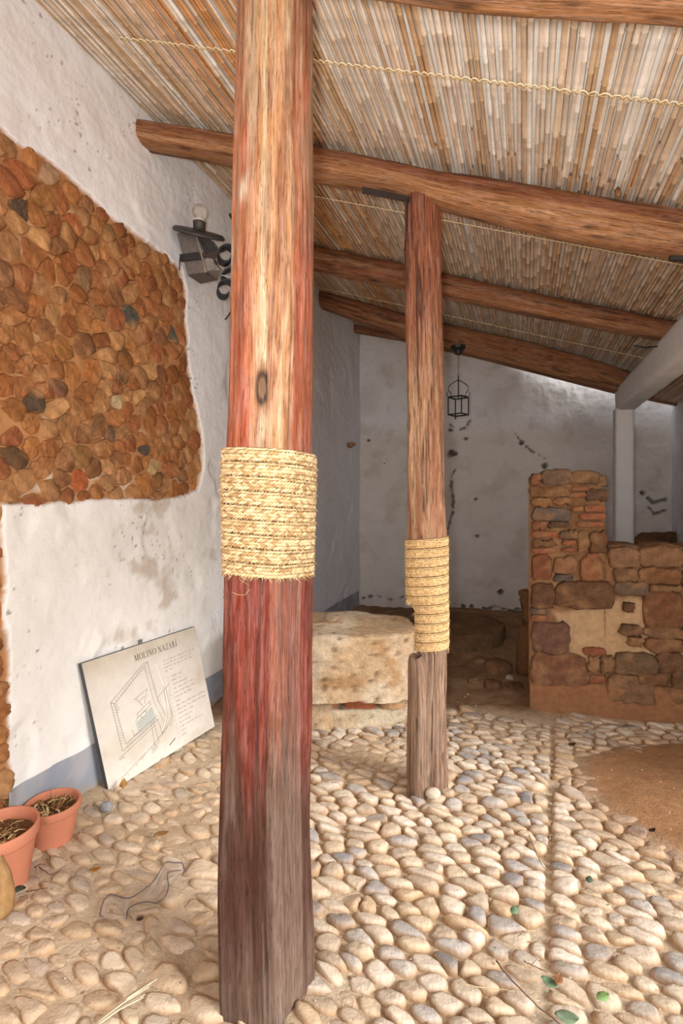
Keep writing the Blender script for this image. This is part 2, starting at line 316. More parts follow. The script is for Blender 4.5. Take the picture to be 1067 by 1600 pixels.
def crack(pts, r=.011, dep=.03):
    global ob, dmg
    q = np.array([px2back(*p) for p in pts]); d = np.full(TT.shape, 9.)
    for a, b in zip(q[:-1], q[1:]):
        ab = b-a; t = np.clip(((PB-a) @ ab)/(ab @ ab), 0, 1); d = np.minimum(d, np.linalg.norm(PB-(a+t[..., None]*ab), axis=-1))
    d = d+fbm(pb3, 22, 3, 90)*.028; k = 1-sm(d, r*.4, r*1.4); ob = ob-dep*k; dmg = np.maximum(dmg, k*.85)
crack([(712, 730), (704, 748), (707, 775), (708, 795), (702, 815), (699, 835)], .013); crack([(755, 952), (775, 948), (800, 955), (818, 950)], .014, .05); crack([(758, 958), (790, 965), (812, 960)], .01, .03)
crack([(1012, 778), (1020, 785), (1040, 780)], .014, .04); crack([(1015, 795), (1022, 803), (1040, 797)], .012, .04); crack([(700, 660), (712, 672), (725, 668), (735, 655)], .008, .02); crack([(800, 672), (815, 690), (830, 705), (850, 715)], .008, .02); crack([(565, 935), (585, 930), (610, 938), (630, 932)], .008, .02)
cb2 = mixc(C(212, 204, 196), C(222, 220, 220), sm(HB2, 2.2, 2.5)+0*TT); cb2 = mixc(cb2, C(178, 168, 156), sm(fbm(pb3, 2.2, 4, 95), .0, .5)*.35); cb2 = mixc(cb2, C(160, 142, 122), sm(fbm(pb3, 5, 5, 96), .15, .6)*.3); cb2 = mixc(cb2, C(62, 48, 38), dmg*.85)
WBK = BW0+TT[..., None]*E+ob[..., None]*NB+np.stack([0*TT, 0*TT, HB2], -1)
tag(mk('wall_back', WBK, gridf(*TT.shape), m_plaster, col=cb2.reshape(-1, 3)), 'uneven whitewashed back wall with a long crack and small holes', kind='structure')
# right wall from the back corner; unseen near run added to block the sun
CR = BW0+3.74*E; sr = np.linspace(-.2, 4.2, 150); hr = np.linspace(-.05, 3.2, 110); SR, HR = np.meshgrid(sr, hr, indexing='ij'); pr3 = np.stack([SR, HR, 0*SR+9], -1)
o_ = fbm(pr3, 1.5, 3, 101)*.03+fbm(pr3, 7, 4, 102)*.016
WR = CR-SR[..., None]*D-o_[..., None]*NR+np.stack([0*SR, 0*SR, HR], -1)
tag(mk('wall_right', WR, gridf(*SR.shape), m_plaster, col=mixc(C(214, 214, 220), C(190, 182, 175), sm(fbm(pr3, 4, 4, 103), 0, .5)*.6).reshape(-1, 3)), 'whitewashed side wall at the far right behind the white pillar, with an unseen near run added to block the sun', kind='structure')

# ------------------------------------------------------------------ floor: earth with cobbles
fx = np.linspace(-2.4, 4.3, 300); fy = np.linspace(.2, 7.2, 310); FX, FY = np.meshgrid(fx, fy, indexing='ij')
dirtpoly = np.array([floorpt(*q)[:2] for q in [(895, 1185), (960, 1168), (1067, 1160), (1240, 1165), (1300, 1330), (1067, 1352), (1010, 1318), (960, 1285), (905, 1235)]])
def cobble_back(x, y):  # signed: positive in the cobbled zone
    return np.minimum(3.5+.03*np.sin(x*9)+.10*np.sin(x*2.3+1)-y, 9)
def dusty(x, y):
    """0 stones stand clear .. 1 nearly drowned in earth"""
    p = np.stack([np.asarray(x, float), np.asarray(y, float), 0*np.asarray(x, float)], -1)
    a = fbm(p, 1.7, 3, 200)
    left = sm(-x+a*.4, .15, .75)*sm(y+a*.3, 1.45, 1.85); near = sm(.55-x+a*.3, .1, .7)*sm(2.05-y+a*.3, .1, .5)*.85
    speck = .6*sm(fbm(p, 2.6, 3, 205), .0, .45); foot = 1-sm(np.hypot(x+.42, y-1.62)+a*.1, .12, .32); foot2 = 1-sm(np.hypot(x-.12, y-2.95)+a*.1, .15, .35)
    return np.clip(np.maximum.reduce([left*.85, near, foot, foot2*.9, speck]), 0, 1)
def earthz(x, y):
    p = np.stack([x, y, 0*x], -1); inn = polydist(np.stack([x, y], -1), dirtpoly)
    z = -.010+.005*fbm(p, 14, 3, 210)+dusty(x, y)*.015+sm(inn, -.06, .10)*.032
    bk = sm(-cobble_back(x, y), -.06, .15); z = z+bk*(.02+.02*fbm(p, 7, 4, 211)+.03*fbm(p, 2, 2, 212))
    bk2 = sm(np.hypot((x-1.4)*.8, y-5.6), 1.6, .3)*.10; z = z+bk*bk2
    z = z+.02*sm(.12-np.abs(x-wallX(y)), 0, .1)*(y > 1)
    seam = 1-sm(np.abs((x-.577)-.424*(y-1.455)), .008, .022); z = z-seam*.005*(inn < 0)*(cobble_back(x, y) > 0)
    return z, inn, bk
EZ, INN, BK = earthz(FX, FY); pf = np.stack([FX, FY, 0*FX], -1)
cf = mixc(C(196, 172, 144), C(216, 196, 170), sm(fbm(pf, 3, 4, 220), -.3, .4)); cf = mixc(cf, C(166, 124, 88), sm(INN, -.08, .12)); cf = mixc(cf, mixc(C(158, 126, 96), C(132, 100, 72), sm(fbm(pf, 4, 4, 221), -.2, .3)), BK*.95)
mk_f = mk('floor', np.stack([FX, FY, EZ], -1), gridf(*FX.shape), m_earth, col=cf.reshape(-1, 3)); tag(mk_f, 'earth floor paved with rounded river cobbles', kind='structure'); floor = mk_f
tag(mk('ground_outside', [(-9, -9, -.05), (9, -9, -.05), (9, 9, -.05), (-9, 9, -.05)], [(0, 1, 2, 3)], m_earth, smooth=False, col=C(200, 172, 140)), 'pale earth ground outside the open side of the shed', kind='structure')

# cobbles
BD = np.array([.424, 1.0]); BD /= np.linalg.norm(BD); AD = np.array([BD[1], -BD[0]]); O2 = np.array([.577, 1.455])
def ab2xy(a, b): return O2+a*AD+b*BD
ASP = 1.8                                            # stones are longer along the rows
cs = []; sa, sb2 = .092, .049; nb_ = int(3.4/sb2)
for ib in range(-20, nb_):
    for ia in range(-32, 32):
        big = 1.0
        a = (ia+.5)*sa+(ib % 2)*(.5*sa if ia != 0 and ia != -1 else 0)+rng.normal(0, sa*.19); b = ib*sb2+rng.normal(0, sb2*.14)
        if rng.random() < .22: continue
        x, y = ab2xy(a, b)
        if y < .95 or x < wallX(y)+.03 or x > 3.0: continue
        if cobble_back(np.array(x), np.array(y)) < -.05+rng.uniform(0, .12): continue
        if abs(x) > .72*y+.25: continue
        if polydist(np.array([x, y]), dirtpoly) > .11: continue
        if x < -.1 and rng.random() < .18: continue
        cs.append((a, b*ASP))
cs = np.array(cs)
def seamclip(s): return [(np.array([-.003 if s[0] < 0 else .003, 0]), np.array([1. if s[0] < 0 else -1., 0]))] if abs(s[0]) < .2 else []
cells = voronoi_cells(cs, .105, seamclip)
ccols = [C(226, 210, 188), C(216, 196, 172), C(234, 220, 202), C(206, 188, 166), C(222, 202, 174), C(200, 192, 184), C(178, 172, 168), C(162, 158, 158), C(212, 184, 152)]
cpr = np.array([.2, .16, .2, .12, .12, .07, .05, .03, .05])
near = []; 
for s, cell in zip(cs, cells):
    if cell is None: continue
    ctr = cell.mean(0); q = ctr+(cell-ctr)*rng.uniform(.88, .99); q = smoothpoly(q, 12, 1, rng.uniform(.18, .3))
    q[:, 1] /= ASP; q = O2+q[:, :1]*AD+q[:, 1:]*BD; c2 = q.mean(0); x, y = c2
    if x < wallX(y)+.05: continue
    if np.hypot(x-.42, y-2.62) < .10 or np.hypot(x+.21, y-1.54) < .09: continue
    sz = math.sqrt(np.ptp(q[:, 0])*np.ptp(q[:, 1])); dd = float(dusty(np.array(x), np.array(y)))
    hgt = (rng.uniform(.008, .019)+.07*(sz-.05))*(1-.45*dd)+.004*rng.normal()
    if cobble_back(np.array(x), np.array(y)) < .15: hgt *= .8
    flat = rng.uniform(.80, .93)
    q = q+rng.normal(0, .0016, q.shape); V, Fc = dome(q, (1.0, .98, .88, .66, .34), (-.035, -.005, hgt*.55, hgt*.9, hgt*.99), hgt, rng.normal(0, .10, 2)*(1.5 if x < 0 else 1), .03)
    col = ccols[rng.choice(9, p=cpr)]*rng.uniform(.88, 1.06)
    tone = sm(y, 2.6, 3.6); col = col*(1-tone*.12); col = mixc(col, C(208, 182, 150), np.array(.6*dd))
    pit = polydist(np.array([x, y]), dirtpoly); col = mixc(col, C(180, 140, 102), np.array(float(sm(pit, -.25, .05))*.6))
    cv = np.tile(col, (len(V), 1)); rimf = np.concatenate([np.full(24, .85), np.full(12, .45), np.zeros(len(V)-36)]); cv = mixc(cv, C(184, 148, 110), rimf)
    px = FP*x/y+CX; shown = -20 < px < 1090 and y > 1.38 and not (352 < px < 486)
    near.append((y-(0 if shown else -50), c2, V, Fc, cv))
near.sort(key=lambda k: k[0]); print('cobbles', len(near))
rest = MB()
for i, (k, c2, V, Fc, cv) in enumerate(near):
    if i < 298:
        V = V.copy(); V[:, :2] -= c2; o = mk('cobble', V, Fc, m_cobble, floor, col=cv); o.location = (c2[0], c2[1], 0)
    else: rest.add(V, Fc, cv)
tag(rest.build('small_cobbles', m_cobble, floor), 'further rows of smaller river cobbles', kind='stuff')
# loose grit on the earth
g = MB()
for _ in range(1500):
    y = rng.uniform(1.35, 3.7) if rng.random() < .8 else rng.uniform(3.7, 6); x = rng.uniform(-.7, .75)*y
    if x < wallX(y)+.05: continue
    r_ = rng.uniform(.0015, .005)*(1.5 if y > 3.6 else 1); z = float(earthz(np.array([x]), np.array([y]))[0][0])+.003+.012*(rng.random() < .5)*(y < 3.5)
    V = np.array([(1, 0, 0), (0, 1, 0), (-1, 0, 0), (0, -1, 0), (0, 0, .8), (0, 0, -.8)])*r_*rng.uniform(.6, 1.4, 3)+(x, y, z)
    g.add(V, [(0, 1, 4), (1, 2, 4), (2, 3, 4), (3, 0, 4), (1, 0, 5), (2, 1, 5), (3, 2, 5), (0, 3, 5)], C(*[(225, 210, 190), (150, 120, 90), (190, 160, 125)][rng.integers(3)]))
tag(g.build('loose_grit', m_earth, floor, smooth=False), 'loose grit and crumbs of earth', kind='stuff')

# ------------------------------------------------------------------ roof: plaster above a mat of reeds
dn = np.linspace(-.12, 3.95, 30); sz_ = np.linspace(-.8, 7.5, 60)
def roofpt(s, d, dz=0): return W0+np.asarray(s)[..., None]*D+np.asarray(d)[..., None]*NR+np.stack([0*np.asarray(s), 0*np.asarray(s), 3.71-.315*np.asarray(d)+dz], -1)
SR2, DR2 = np.meshgrid(sz_, dn, indexing='ij')
ce = mk('ceiling', roofpt(SR2, DR2, .016), gridf(*SR2.shape), m_plaster, col=C(246, 242, 236)); tag(ce, 'sloping lean-to ceiling of pale reeds tied side by side', kind='structure')
mk('roof_deck', roofpt(SR2, DR2, .08), gridf(*SR2.shape), m_plaster, ce, col=C(180, 140, 110))
rc = [C(234, 222, 208), C(224, 208, 190), C(218, 198, 174), C(208, 180, 148), C(240, 234, 226), C(200, 166, 130), C(228, 214, 198), C(222, 206, 190)]
def reed(s0, s1, d0, r0, col, base):
    """one cane from s0 to s1 with its knots; returns verts, faces, colours (relative to base)"""
    st = [s0]; k = s0+rng.uniform(.05, .3)
    while k < s1-.02: st += [k-.006, k, k+.006]; k += rng.uniform(.20, .34)
    st.append(s1); st = np.array(st); m = len(st); rr = np.full(m, r0); dk = np.zeros(m)
    for j in range(2, m-1, 3): rr[j] = r0*1.22; dk[j] = 1
    taper = np.linspace(1.04, .9, m)*rr; wob = d0+.003*np.sin(st*rng.uniform(1.5, 3)+rng.uniform(0, 6))+rng.normal(0, .0012)*(st-s0); n = 7
    q = np.arange(n)*2*math.pi/n
    S3 = np.repeat(st, n); D3 = (wob[:, None]+taper[:, None]*np.cos(q)).ravel(); Z3 = (taper[:, None]*np.sin(q)).ravel()
    V = roofpt(S3, D3, Z3)-base; seg = np.repeat(fbm(np.stack([st*2, 0*st+d0*50, 0*st], -1), 1, 2, 5), n)
    c = mixc(np.tile(col, (len(V), 1)), C(196, 156, 114), np.clip(seg*1.2, 0, .4)); c = mixc(c, C(232, 214, 180), np.repeat(dk, n)*.45)
    i = np.arange(m-1)[:, None]*n; k_ = np.arange(n)[None, :]; k2 = (k_+1) % n
    return V, np.stack([i+k_, i+k2, i+n+k2, i+n+k_], -1).reshape(-1, 4), c
d0 = -.04; far = []; nr = 0
while d0 < 3.86:
    r0 = rng.choice([.0075, .009, .0105, .012], p=[.2, .35, .3, .15]); d0 += r0
    orange = (sm(fbm(np.array([d0*1.0, 0, 0]), 2.3, 2, 400), .05, .35))
    def pick():
        c = rc[rng.integers(len(rc))]*rng.uniform(.86, 1.05)
        return mixc(c, C(206, 140, 72), np.array(float(orange)*.8 if rng.random() < .7 else .0))
    brk = rng.uniform(3.05, 3.7)
    V, Fc, c = reed(-.7, brk, d0, r0, pick(), roofpt(np.array(1.5), np.array(d0))); o = mk('reed', V, Fc, m_reed, ce, col=c); o.location = roofpt(np.array(1.5), np.array(d0)); nr += 1
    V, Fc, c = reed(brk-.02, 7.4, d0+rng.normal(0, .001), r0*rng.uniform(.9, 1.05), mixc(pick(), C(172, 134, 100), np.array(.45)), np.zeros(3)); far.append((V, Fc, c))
    d0 += r0+rng.choice([.0003, .0015, .007], p=[.62, .28, .10])
print('reeds', nr)
n_ = 0; VV, FF, CC = [], [], []
for V, Fc, c in far: VV.append(V); FF.append(Fc+n_); CC.append(c); n_ += len(V)
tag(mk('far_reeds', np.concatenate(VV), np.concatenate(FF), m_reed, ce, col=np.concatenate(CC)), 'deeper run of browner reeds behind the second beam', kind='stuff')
# stitched cords that tie the reeds, parallel to the beams
def roofray(px, py):
    """where the view ray through a pixel meets the reeds"""
    rx, rz = (px-CX)/FP, (HY-py)/FP; k = .315/DL
    Z = (3.71-.012-CH-k*2.182)/(rz+k*(rx-.355)); return np.array([rx*Z, Z])
def cord_line(p0, p1, n, amp, r_, ext=(0, 1)):
    a, b = roofray(*p0), roofray(*p1); mb = MB(); L_ = np.linalg.norm(b-a); u = (b-a)/L_; v = np.array([-u[1], u[0]]); k = 0
    t = ext[0]*L_; tmax = ext[1]*L_; base = []
    while t < tmax:
        pit = rng.uniform(.022, .042); arc = []
        for j in range(7):
            f = j/6; sw = amp*math.sin(f*math.pi)*rng.uniform(.9, 1.1); q = a+u*(t+pit*1.25*f)-v*sw; drop = .014+.004*math.sin(f*math.pi)
            arc.append((q[0], q[1], float(roofh(q[0], q[1]))-drop+.003*(j == 0)))
        mb.tube(arc, r_, C(240, 222, 184)*rng.uniform(.9, 1.05), 5); t += pit; k += 1
    run = [a+u*t for t in np.arange(ext[0]*L_, tmax, .03)]
    mb.tube([(q[0], q[1], float(roofh(q[0], q[1]))-.012-.002*math.sin(i*2.2)) for i, q in enumerate(run)], r_*.5, C(214, 184, 134), 5)
    return mb.build('binding_cord', m_cord, ce)
cord_line((510, 100), (1067, 166), 0, .026, .0030, (-.75, 1.25)); cord_line((518, 312), (1000, 402), 0, .020, .0030, (-.25, 1.5)); cord_line((480, 445), (940, 545), 0, .016, .0030, (0, 1.2))

# ------------------------------------------------------------------ timber
def timber(pts, hw, hh_, name, mat, label, cat, colf, parent=None, seg=.012, n=40, sq=2.6, rough=.006, seed=0, knots=()):
    """pts centre points, hw half width across, hh_ half height; returns the mesh object"""
    pts = np.asarray(pts, float); L_ = np.concatenate([[0], np.cumsum(np.linalg.norm(np.diff(pts, axis=0), axis=1))]); m = max(8, int(L_[-1]/seg)); t = np.linspace(0, L_[-1], m)
    def sp(a):
        a = np.asarray(a, float)
        v = np.interp(t, L_, a); k = np.ones(9)/9; vp = np.pad(v, 4, 'edge'); return np.convolve(vp, k, 'valid') if m > 30 else v
    c = np.stack([sp(pts[:, i]) for i in range(3)], -1); W_, H_ = sp(hw), sp(hh_); T = np.gradient(c, axis=0); T /= np.linalg.norm(T, axis=1)[:, None]
    side = np.cross(T, (0, 0, 1)); side /= np.linalg.norm(side, axis=1)[:, None]; up = np.cross(side, T)
    q = np.arange(n)*2*math.pi/n; ca, sa_ = np.cos(q), np.sin(q); rr = (np.abs(ca)**sq+np.abs(sa_)**sq)**(-1/sq)
    qq = np.stack([np.broadcast_to(ca*1.2, (m, n)), np.broadcast_to(sa_*1.2, (m, n)), np.broadcast_to(t[:, None]*1.4, (m, n))], -1)
    dis = fbm(qq+seed, 2.2, 4, seed+300)*rough+fbm(qq*np.array([6, 6, 1.0])+seed, 1.6, 3, seed+310)*rough*.5
    groove = sm(fbm(qq*np.array([3.5, 3.5, .5])+seed, 1.6, 2, seed+320), .30, .36)*sm(fbm(qq*np.array([3.5, 3.5, .5])+seed, 1.6, 2, seed+320), .44, .36)
    dis = dis-groove*.003
    rad_ = rr*1.0
    V = c[:, None]+side[:, None]*(W_[:, None]*rad_*ca+dis*ca)[..., None]+up[:, None]*(H_[:, None]*rad_*sa_+dis*sa_)[..., None]
    col = colf(t[:, None]+0*q, q+0*t[:, None], qq, L_[-1]); col = mixc(col, C(48, 28, 18), groove*.7)
    wc = np.stack([np.broadcast_to(ca*4.5, (m, n)), np.broadcast_to(sa_*4.5, (m, n)), np.broadcast_to(t[:, None]*5, (m, n))], -1)+seed
    F4 = gridf(m, n+0); F4 = np.concatenate([F4, np.array([[i*n+n-1, (i+1)*n+n-1, (i+1)*n, i*n] for i in range(m-1)])])
    V = np.concatenate([V.reshape(-1, 3), c[:1], c[-1:]]); col = np.concatenate([col.reshape(-1, 3), [C(90, 60, 40)]*2]); wc = np.concatenate([wc.reshape(-1, 3), [[0, 0, 0]]*2])
    Fc = F4.tolist()+[((k+1) % n, k, m*n) for k in range(n)]+[((m-1)*n+k, (m-1)*n+(k+1) % n, m*n+1) for k in range(n)]
    o = mk(name, V, Fc, mat, parent, True, col, {'wc': wc})
    if label: tag(o, label, cat)
    return o
def beamcol(c1, c2, c3, seed):
    def f(t, q, qq, L_):
        a = fbm(qq*np.array([1.6, 1.6, .45])+seed, 1.2, 4, seed+1); b = fbm(qq*np.array([2.5, 2.5, .35])+seed, 1.6, 4, seed+2); d = fbm(qq*np.array([2, 2, .8]), 2.2, 4, seed+3)
        c = mixc(c1, c2, sm(a-.35*np.sin(q), -.25, .35)); c = mixc(c, c3, sm(b, .12, .45)*.9); return mixc(c, C(58, 34, 22), sm(d, .28, .5)*.75)
    return f
def planline(px, w, dr=E):
    r = (px-CX)/FP; t = (r*w[1]-w[0])/(dr[0]-dr[1]*r); return w+t*dr
def beam(wz, rows, dep, seed, label, c3, x0=None, before=-.12, w=None, extra=()):
    w = np.array([wallX(wz), wz, 0]) if w is None else np.array(w); pts, hh_ = [], []
    for px, yt, yb in rows:
        q = planline(px, w); zt = CH+(HY-yt)*(q[1]-dep*.8)/FP; zb = CH+(HY-yb)*(q[1]+dep*.8)/FP; pts.append((q[0], q[1], (zt+zb)/2)); hh_.append(max(.05, (zt-zb)/2))
    pts = np.array(pts)
    u = (pts[1]-pts[0]); u /= np.linalg.norm(u); pts = np.concatenate([[pts[0]+u*before], pts]); hh_ = [hh_[0]]+hh_
    u = pts[-1]-pts[-2]; u /= np.linalg.norm(u)
    for e_ in extra: pts = np.concatenate([pts, [pts[-1]+u*e_]]); hh_.append(hh_[-1])
    return timber(pts, [dep]*len(pts), hh_, 'roof_beam', m_wood, label, 'beam', beamcol(C(142, 82, 42), C(168, 112, 62), c3, seed), seed=seed, n=36, rough=.007)
g_b = 'round timber beams under the reed ceiling'
beam(1.2, [(300, -130, -62), (420, -115, -48), (560, -98, -24), (700, -80, 1), (780, -76, 8), (900, -68, 12), (1067, -58, 20), (1250, -38, 36)], .075, 11, 'nearest timber beam, cut by the top right edge of the photo', C(206, 150, 96), w=planline(1067, np.array([.85, 1.2, 0])), extra=(1.2,), before=.9 and -.9).name
beam(2.95, [(225, 181, 243), (370, 205, 268), (488, 223, 292), (560, 236, 303), (634, 251, 317), (683, 261, 334), (780, 275, 359), (898, 295, 385), (1067, 320, 413), (1300, 345, 452)], .085, 23, 'thick reddish beam resting on top of the rope-wrapped second post', C(190, 136, 84), extra=(.35,))
beam(4.28, [(409, 363, 408), (490, 380, 428), (634, 411, 456), (691, 423, 468), (850, 459, 502), (1063, 502, 541)], .08, 35, 'middle brown beam, third from the viewer, ending on the white lintel', C(150, 110, 74), extra=(.2,))
beam(5.54, [(502, 453, 484), (560, 468, 505), (634, 490, 531), (691, 502, 545), (800, 527, 571), (900, 553, 597), (990, 582, 620)], .08, 47, 'dark beam carrying the small iron lantern', C(132, 92, 58), extra=(.15,), before=-.05)
beam(6.6, [(565, 508, 523), (634, 520, 535), (722, 538, 555), (850, 570, 588), (965, 598, 617), (1080, 620, 640)], .06, 59, 'thin dark wall plate along the top of the back wall', C(120, 84, 56), extra=(.3,), before=-.2)

# posts
def post(secs, Zc, shapef, name, mat, colf, parent=None, n=96, dz=.008, rough=.003, seed=0, gk=1.0):
    """secs: (height, left px, right px) silhouettes at depth Zc; shapef(q,h) gives the section radius in x and y"""
    secs = sorted(secs); hs = np.array([s[0] for s in secs]); z = np.arange(hs[0], hs[-1], dz); m = len(z)
    def sp(a, k=7): v = np.interp(z, hs, a); vp = np.pad(v, k//2, 'edge'); return np.convolve(vp, np.ones(k)/k, 'valid')
    xl = (sp([s[1] for s in secs])-CX)/FP*Zc; xr = (sp([s[2] for s in secs])-CX)/FP*Zc; q = np.arange(n)*2*math.pi/n; Q, Z_ = np.meshgrid(q, z); sx, sy = shapef(Q, Z_)
    qq = np.stack([np.cos(Q), np.sin(Q), Z_], -1)
    dis = fbm(qq*np.array([1.5, 1.5, 1.5]), 1.6, 4, seed+500)*rough*2+fbm(qq*np.array([7, 7, 1.2]), 1.5, 3, seed+510)*rough
    gv = fbm(qq*np.array([4.5, 4.5, .55])+seed, 1.5, 2, seed+520); groove = sm(gv, .30, .34)*sm(gv, .40, .36)*gk; dis = dis-groove*.010
    mn, mx = sx.min(1), sx.max(1); sx0, sy0 = sx, sy; sx = sx+dis*np.cos(Q); sy = sy+dis*np.sin(Q); X = xl[:, None]+(sx-mn[:, None])/(mx-mn)[:, None]*(xr-xl)[:, None]; half = ((xr-xl)/(mx-mn))[:, None]
    # sx, sy share one unit so the section keeps its proportions
    Y = Zc+sy*half*1.0
    V = np.stack([X, Y, Z_], -1); Vs = np.stack([xl[:, None]+(sx0-mn[:, None])/(mx-mn)[:, None]*(xr-xl)[:, None], Zc+sy0*half, Z_], -1); col = colf(Q, Z_, qq); col = mixc(col, C(52, 30, 20), groove*.6)
    wc = np.stack([np.cos(Q)*5, np.sin(Q)*5, Z_*6], -1)+seed
    F4 = np.concatenate([gridf(m, n), np.array([[i*n+n-1, (i+1)*n+n-1, (i+1)*n, i*n] for i in range(m-1)])])
    c0, c1 = V[0].mean(0), V[-1].mean(0); V2 = np.concatenate([V.reshape(-1, 3), [c0], [c1]]); col2 = np.concatenate([col.reshape(-1, 3), [C(120, 80, 50)]*2]); wc2 = np.concatenate([wc.reshape(-1, 3), [[0, 0, 0]]*2])
    Fc = F4[:, ::-1].tolist()+[(k, (k+1) % n, m*n) for k in range(n)]+[((m-1)*n+(k+1) % n, (m-1)*n+k, m*n+1) for k in range(n)]
    o = mk(name, V2, Fc, mat, parent, True, col2, {'wc': wc2})
    return o, z, Vs
def hpx(y, Z): return CH-(y-HY)/FP*Z
Z1 = 1.53
cor = np.array([(-.323, 1.47), (-.176, 1.435), (-.089, 1.575), (-.24, 1.65)])-np.array([-.21, 1.53])
def quadr(Q):
    r = np.zeros(Q.shape)
    for i in range(4):
        a, b = cor[i], cor[(i+1) % 4]; nn = np.array([b[1]-a[1], -(b[0]-a[0])]); nn /= np.linalg.norm(nn)
        if nn @ a < 0: nn = -nn
        dd = nn @ a; cosv = nn[0]*np.cos(Q)+nn[1]*np.sin(Q); r = np.maximum(r, np.clip(cosv, 0, None)/dd)
    return 1/np.maximum(r, 1e-3)
def sh1(Q, h):
    rq = quadr(Q); ro = .118*(1+.03*np.cos(3*Q+1)+.03*np.cos(6*Q)); k = sm(h, 1.15, 1.7)*.62+.06
    # rounded corner: soft minimum of square and circle
    rq = np.minimum(rq, .150+.03*sm(h, 1.2, 1.0)); r = rq*(1-k)+ro*k; r = r+.004*np.sin(h*5+Q*2); return r*np.cos(Q), r*np.sin(Q)
def col1(Q, h, qq):
    # angle measured so that the camera sees roughly 180..360 degrees; -90 is straight toward the camera
    v = (np.degrees(Q) % 360); a = fbm(qq*np.array([2.2, 2.2, .9]), 1.5, 5, 601); b = fbm(qq*np.array([5, 5, .8]), 1.6, 4, 602); s3 = fbm(qq*np.array([9, 9, .5]), 2, 4, 603); kn = fbm(qq*np.array([3, 3, 5.]), 2.2, 3, 604)
    org, pale, red, grey, dark, gold = C(184, 100, 54), C(204, 172, 136), C(134, 46, 22), C(150, 116, 92), C(92, 56, 40), C(196, 138, 88)
    up = mixc(org, C(160, 84, 52), sm(a, -.2, .3)); mid = sm(v, 245, 262)*sm(322, v, v+1 if False else 322)  # placeholder
    mid = sm(v, 246, 256)*(1-sm(v, 303, 312)); up = mixc(up, mixc(gold, pale, sm(b, -.25, .25)), mid*.9); up = mixc(up, C(190, 92, 50), (sm(v, 306, 316))*.75*(v < 350)); big = fbm(qq*np.array([1.4, 1.4, 1.6]), 2.2, 3, 640); up = mixc(up, C(150, 112, 84), sm(big, .1, .35)*.6); up = mixc(up, C(128, 66, 38), sm(-big, .12, .35)*.55)
    up = mixc(up, C(150, 90, 62), sm(kn, .2, .45)*.55*mid); up = mixc(up, pale, sm(h, 2.15, 2.75)*sm(a+b*.4, -.15, .2)*.75); up = mixc(up, C(176, 146, 118), sm(h, 1.9, 2.7)*sm(b, .0, .35)*(1-mid)*.7)
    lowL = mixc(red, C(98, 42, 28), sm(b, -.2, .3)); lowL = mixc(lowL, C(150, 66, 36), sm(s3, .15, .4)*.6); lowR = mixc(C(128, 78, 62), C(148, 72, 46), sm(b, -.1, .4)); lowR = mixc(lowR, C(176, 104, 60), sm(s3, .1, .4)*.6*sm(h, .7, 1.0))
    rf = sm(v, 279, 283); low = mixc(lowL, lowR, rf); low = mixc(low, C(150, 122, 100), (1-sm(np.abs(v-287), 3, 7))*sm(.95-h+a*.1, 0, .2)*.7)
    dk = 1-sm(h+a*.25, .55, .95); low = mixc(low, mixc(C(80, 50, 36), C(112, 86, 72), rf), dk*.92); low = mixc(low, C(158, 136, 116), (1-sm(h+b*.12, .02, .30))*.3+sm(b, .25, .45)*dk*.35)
    kk = sm(h+.03*a, 1.36, 1.62); c = mixc(low, up*np.array([.80, .80, .72]), kk); c = mixc(c, mixc(C(150, 60, 26), C(160, 86, 44), sm(b, -.2, .2)), kk*(1-sm(h, 1.75, 2.1))*(1-mid)*.8)
    c = mixc(c, C(78, 44, 28), sm(s3, .36, .5)*.6)
    rk = np.sqrt(((v-266)/6.5)**2+((h-1.80)/.045)**2)+b*.5; c = mixc(c, C(150, 104, 66), 1-sm(rk, 1.2, 2.4)); c = mixc(c, C(52, 34, 24), np.exp(-((rk-1.05)/.28)**2)); c = mixc(c, C(112, 84, 60), 1-sm(rk, .5, .9)); c = mixc(c, C(214, 186, 148), np.exp(-((v-268)/(1.6+8*np.clip(1.92-h, 0, .1)*8))**2)*sm(h, 1.86, 1.9)*(1-sm(h, 2.0, 2.12))*.9)
    for (va, hk, w_, hw_, cc) in ((232, 2.36, 7, .03, C(206, 186, 160)), (205, 2.2, 9, .06, C(170, 146, 120))): c = mixc(c, cc, np.exp(-((v-va)/w_)**2-((h-hk)/hw_)**2)*.9)
    return c
secs1 = [(hpx(y, Z1), l, r) for y, l, r in [(-60, 371, 487), (0, 371, 487), (100, 370, 488), (200, 369, 488), (300, 368, 489), (400, 367, 488), (480, 365, 488), (560, 362, 487), (620, 360, 486), (700, 357, 486), (800, 357, 486), (915, 357, 486), (1000, 355, 485), (1100, 353, 484), (1200, 351, 482), (1300, 350, 482), (1400, 350, 485), (1480, 351, 488), (1540, 353, 488)]]
secs1 += [(-.04, 356, 487), (3.02, 371, 487)]; secs1 = [s for s in secs1 if s[0] <= 3.02]
p1 = empty('timber_post', (-.21, 1.53, 0)); tag(p1, 'big foreground square-hewn timber post, red-brown, with a fringed straw braid around it', 'post')
sh, z1, V1 = post(secs1, Z1, sh1, 'post_shaft', m_wood_v, col1, None, n=128, seed=3, gk=.2, rough=.003); sh.parent = p1; sh.matrix_parent_inverse = Matrix.Translation((.21, -1.53, 0))
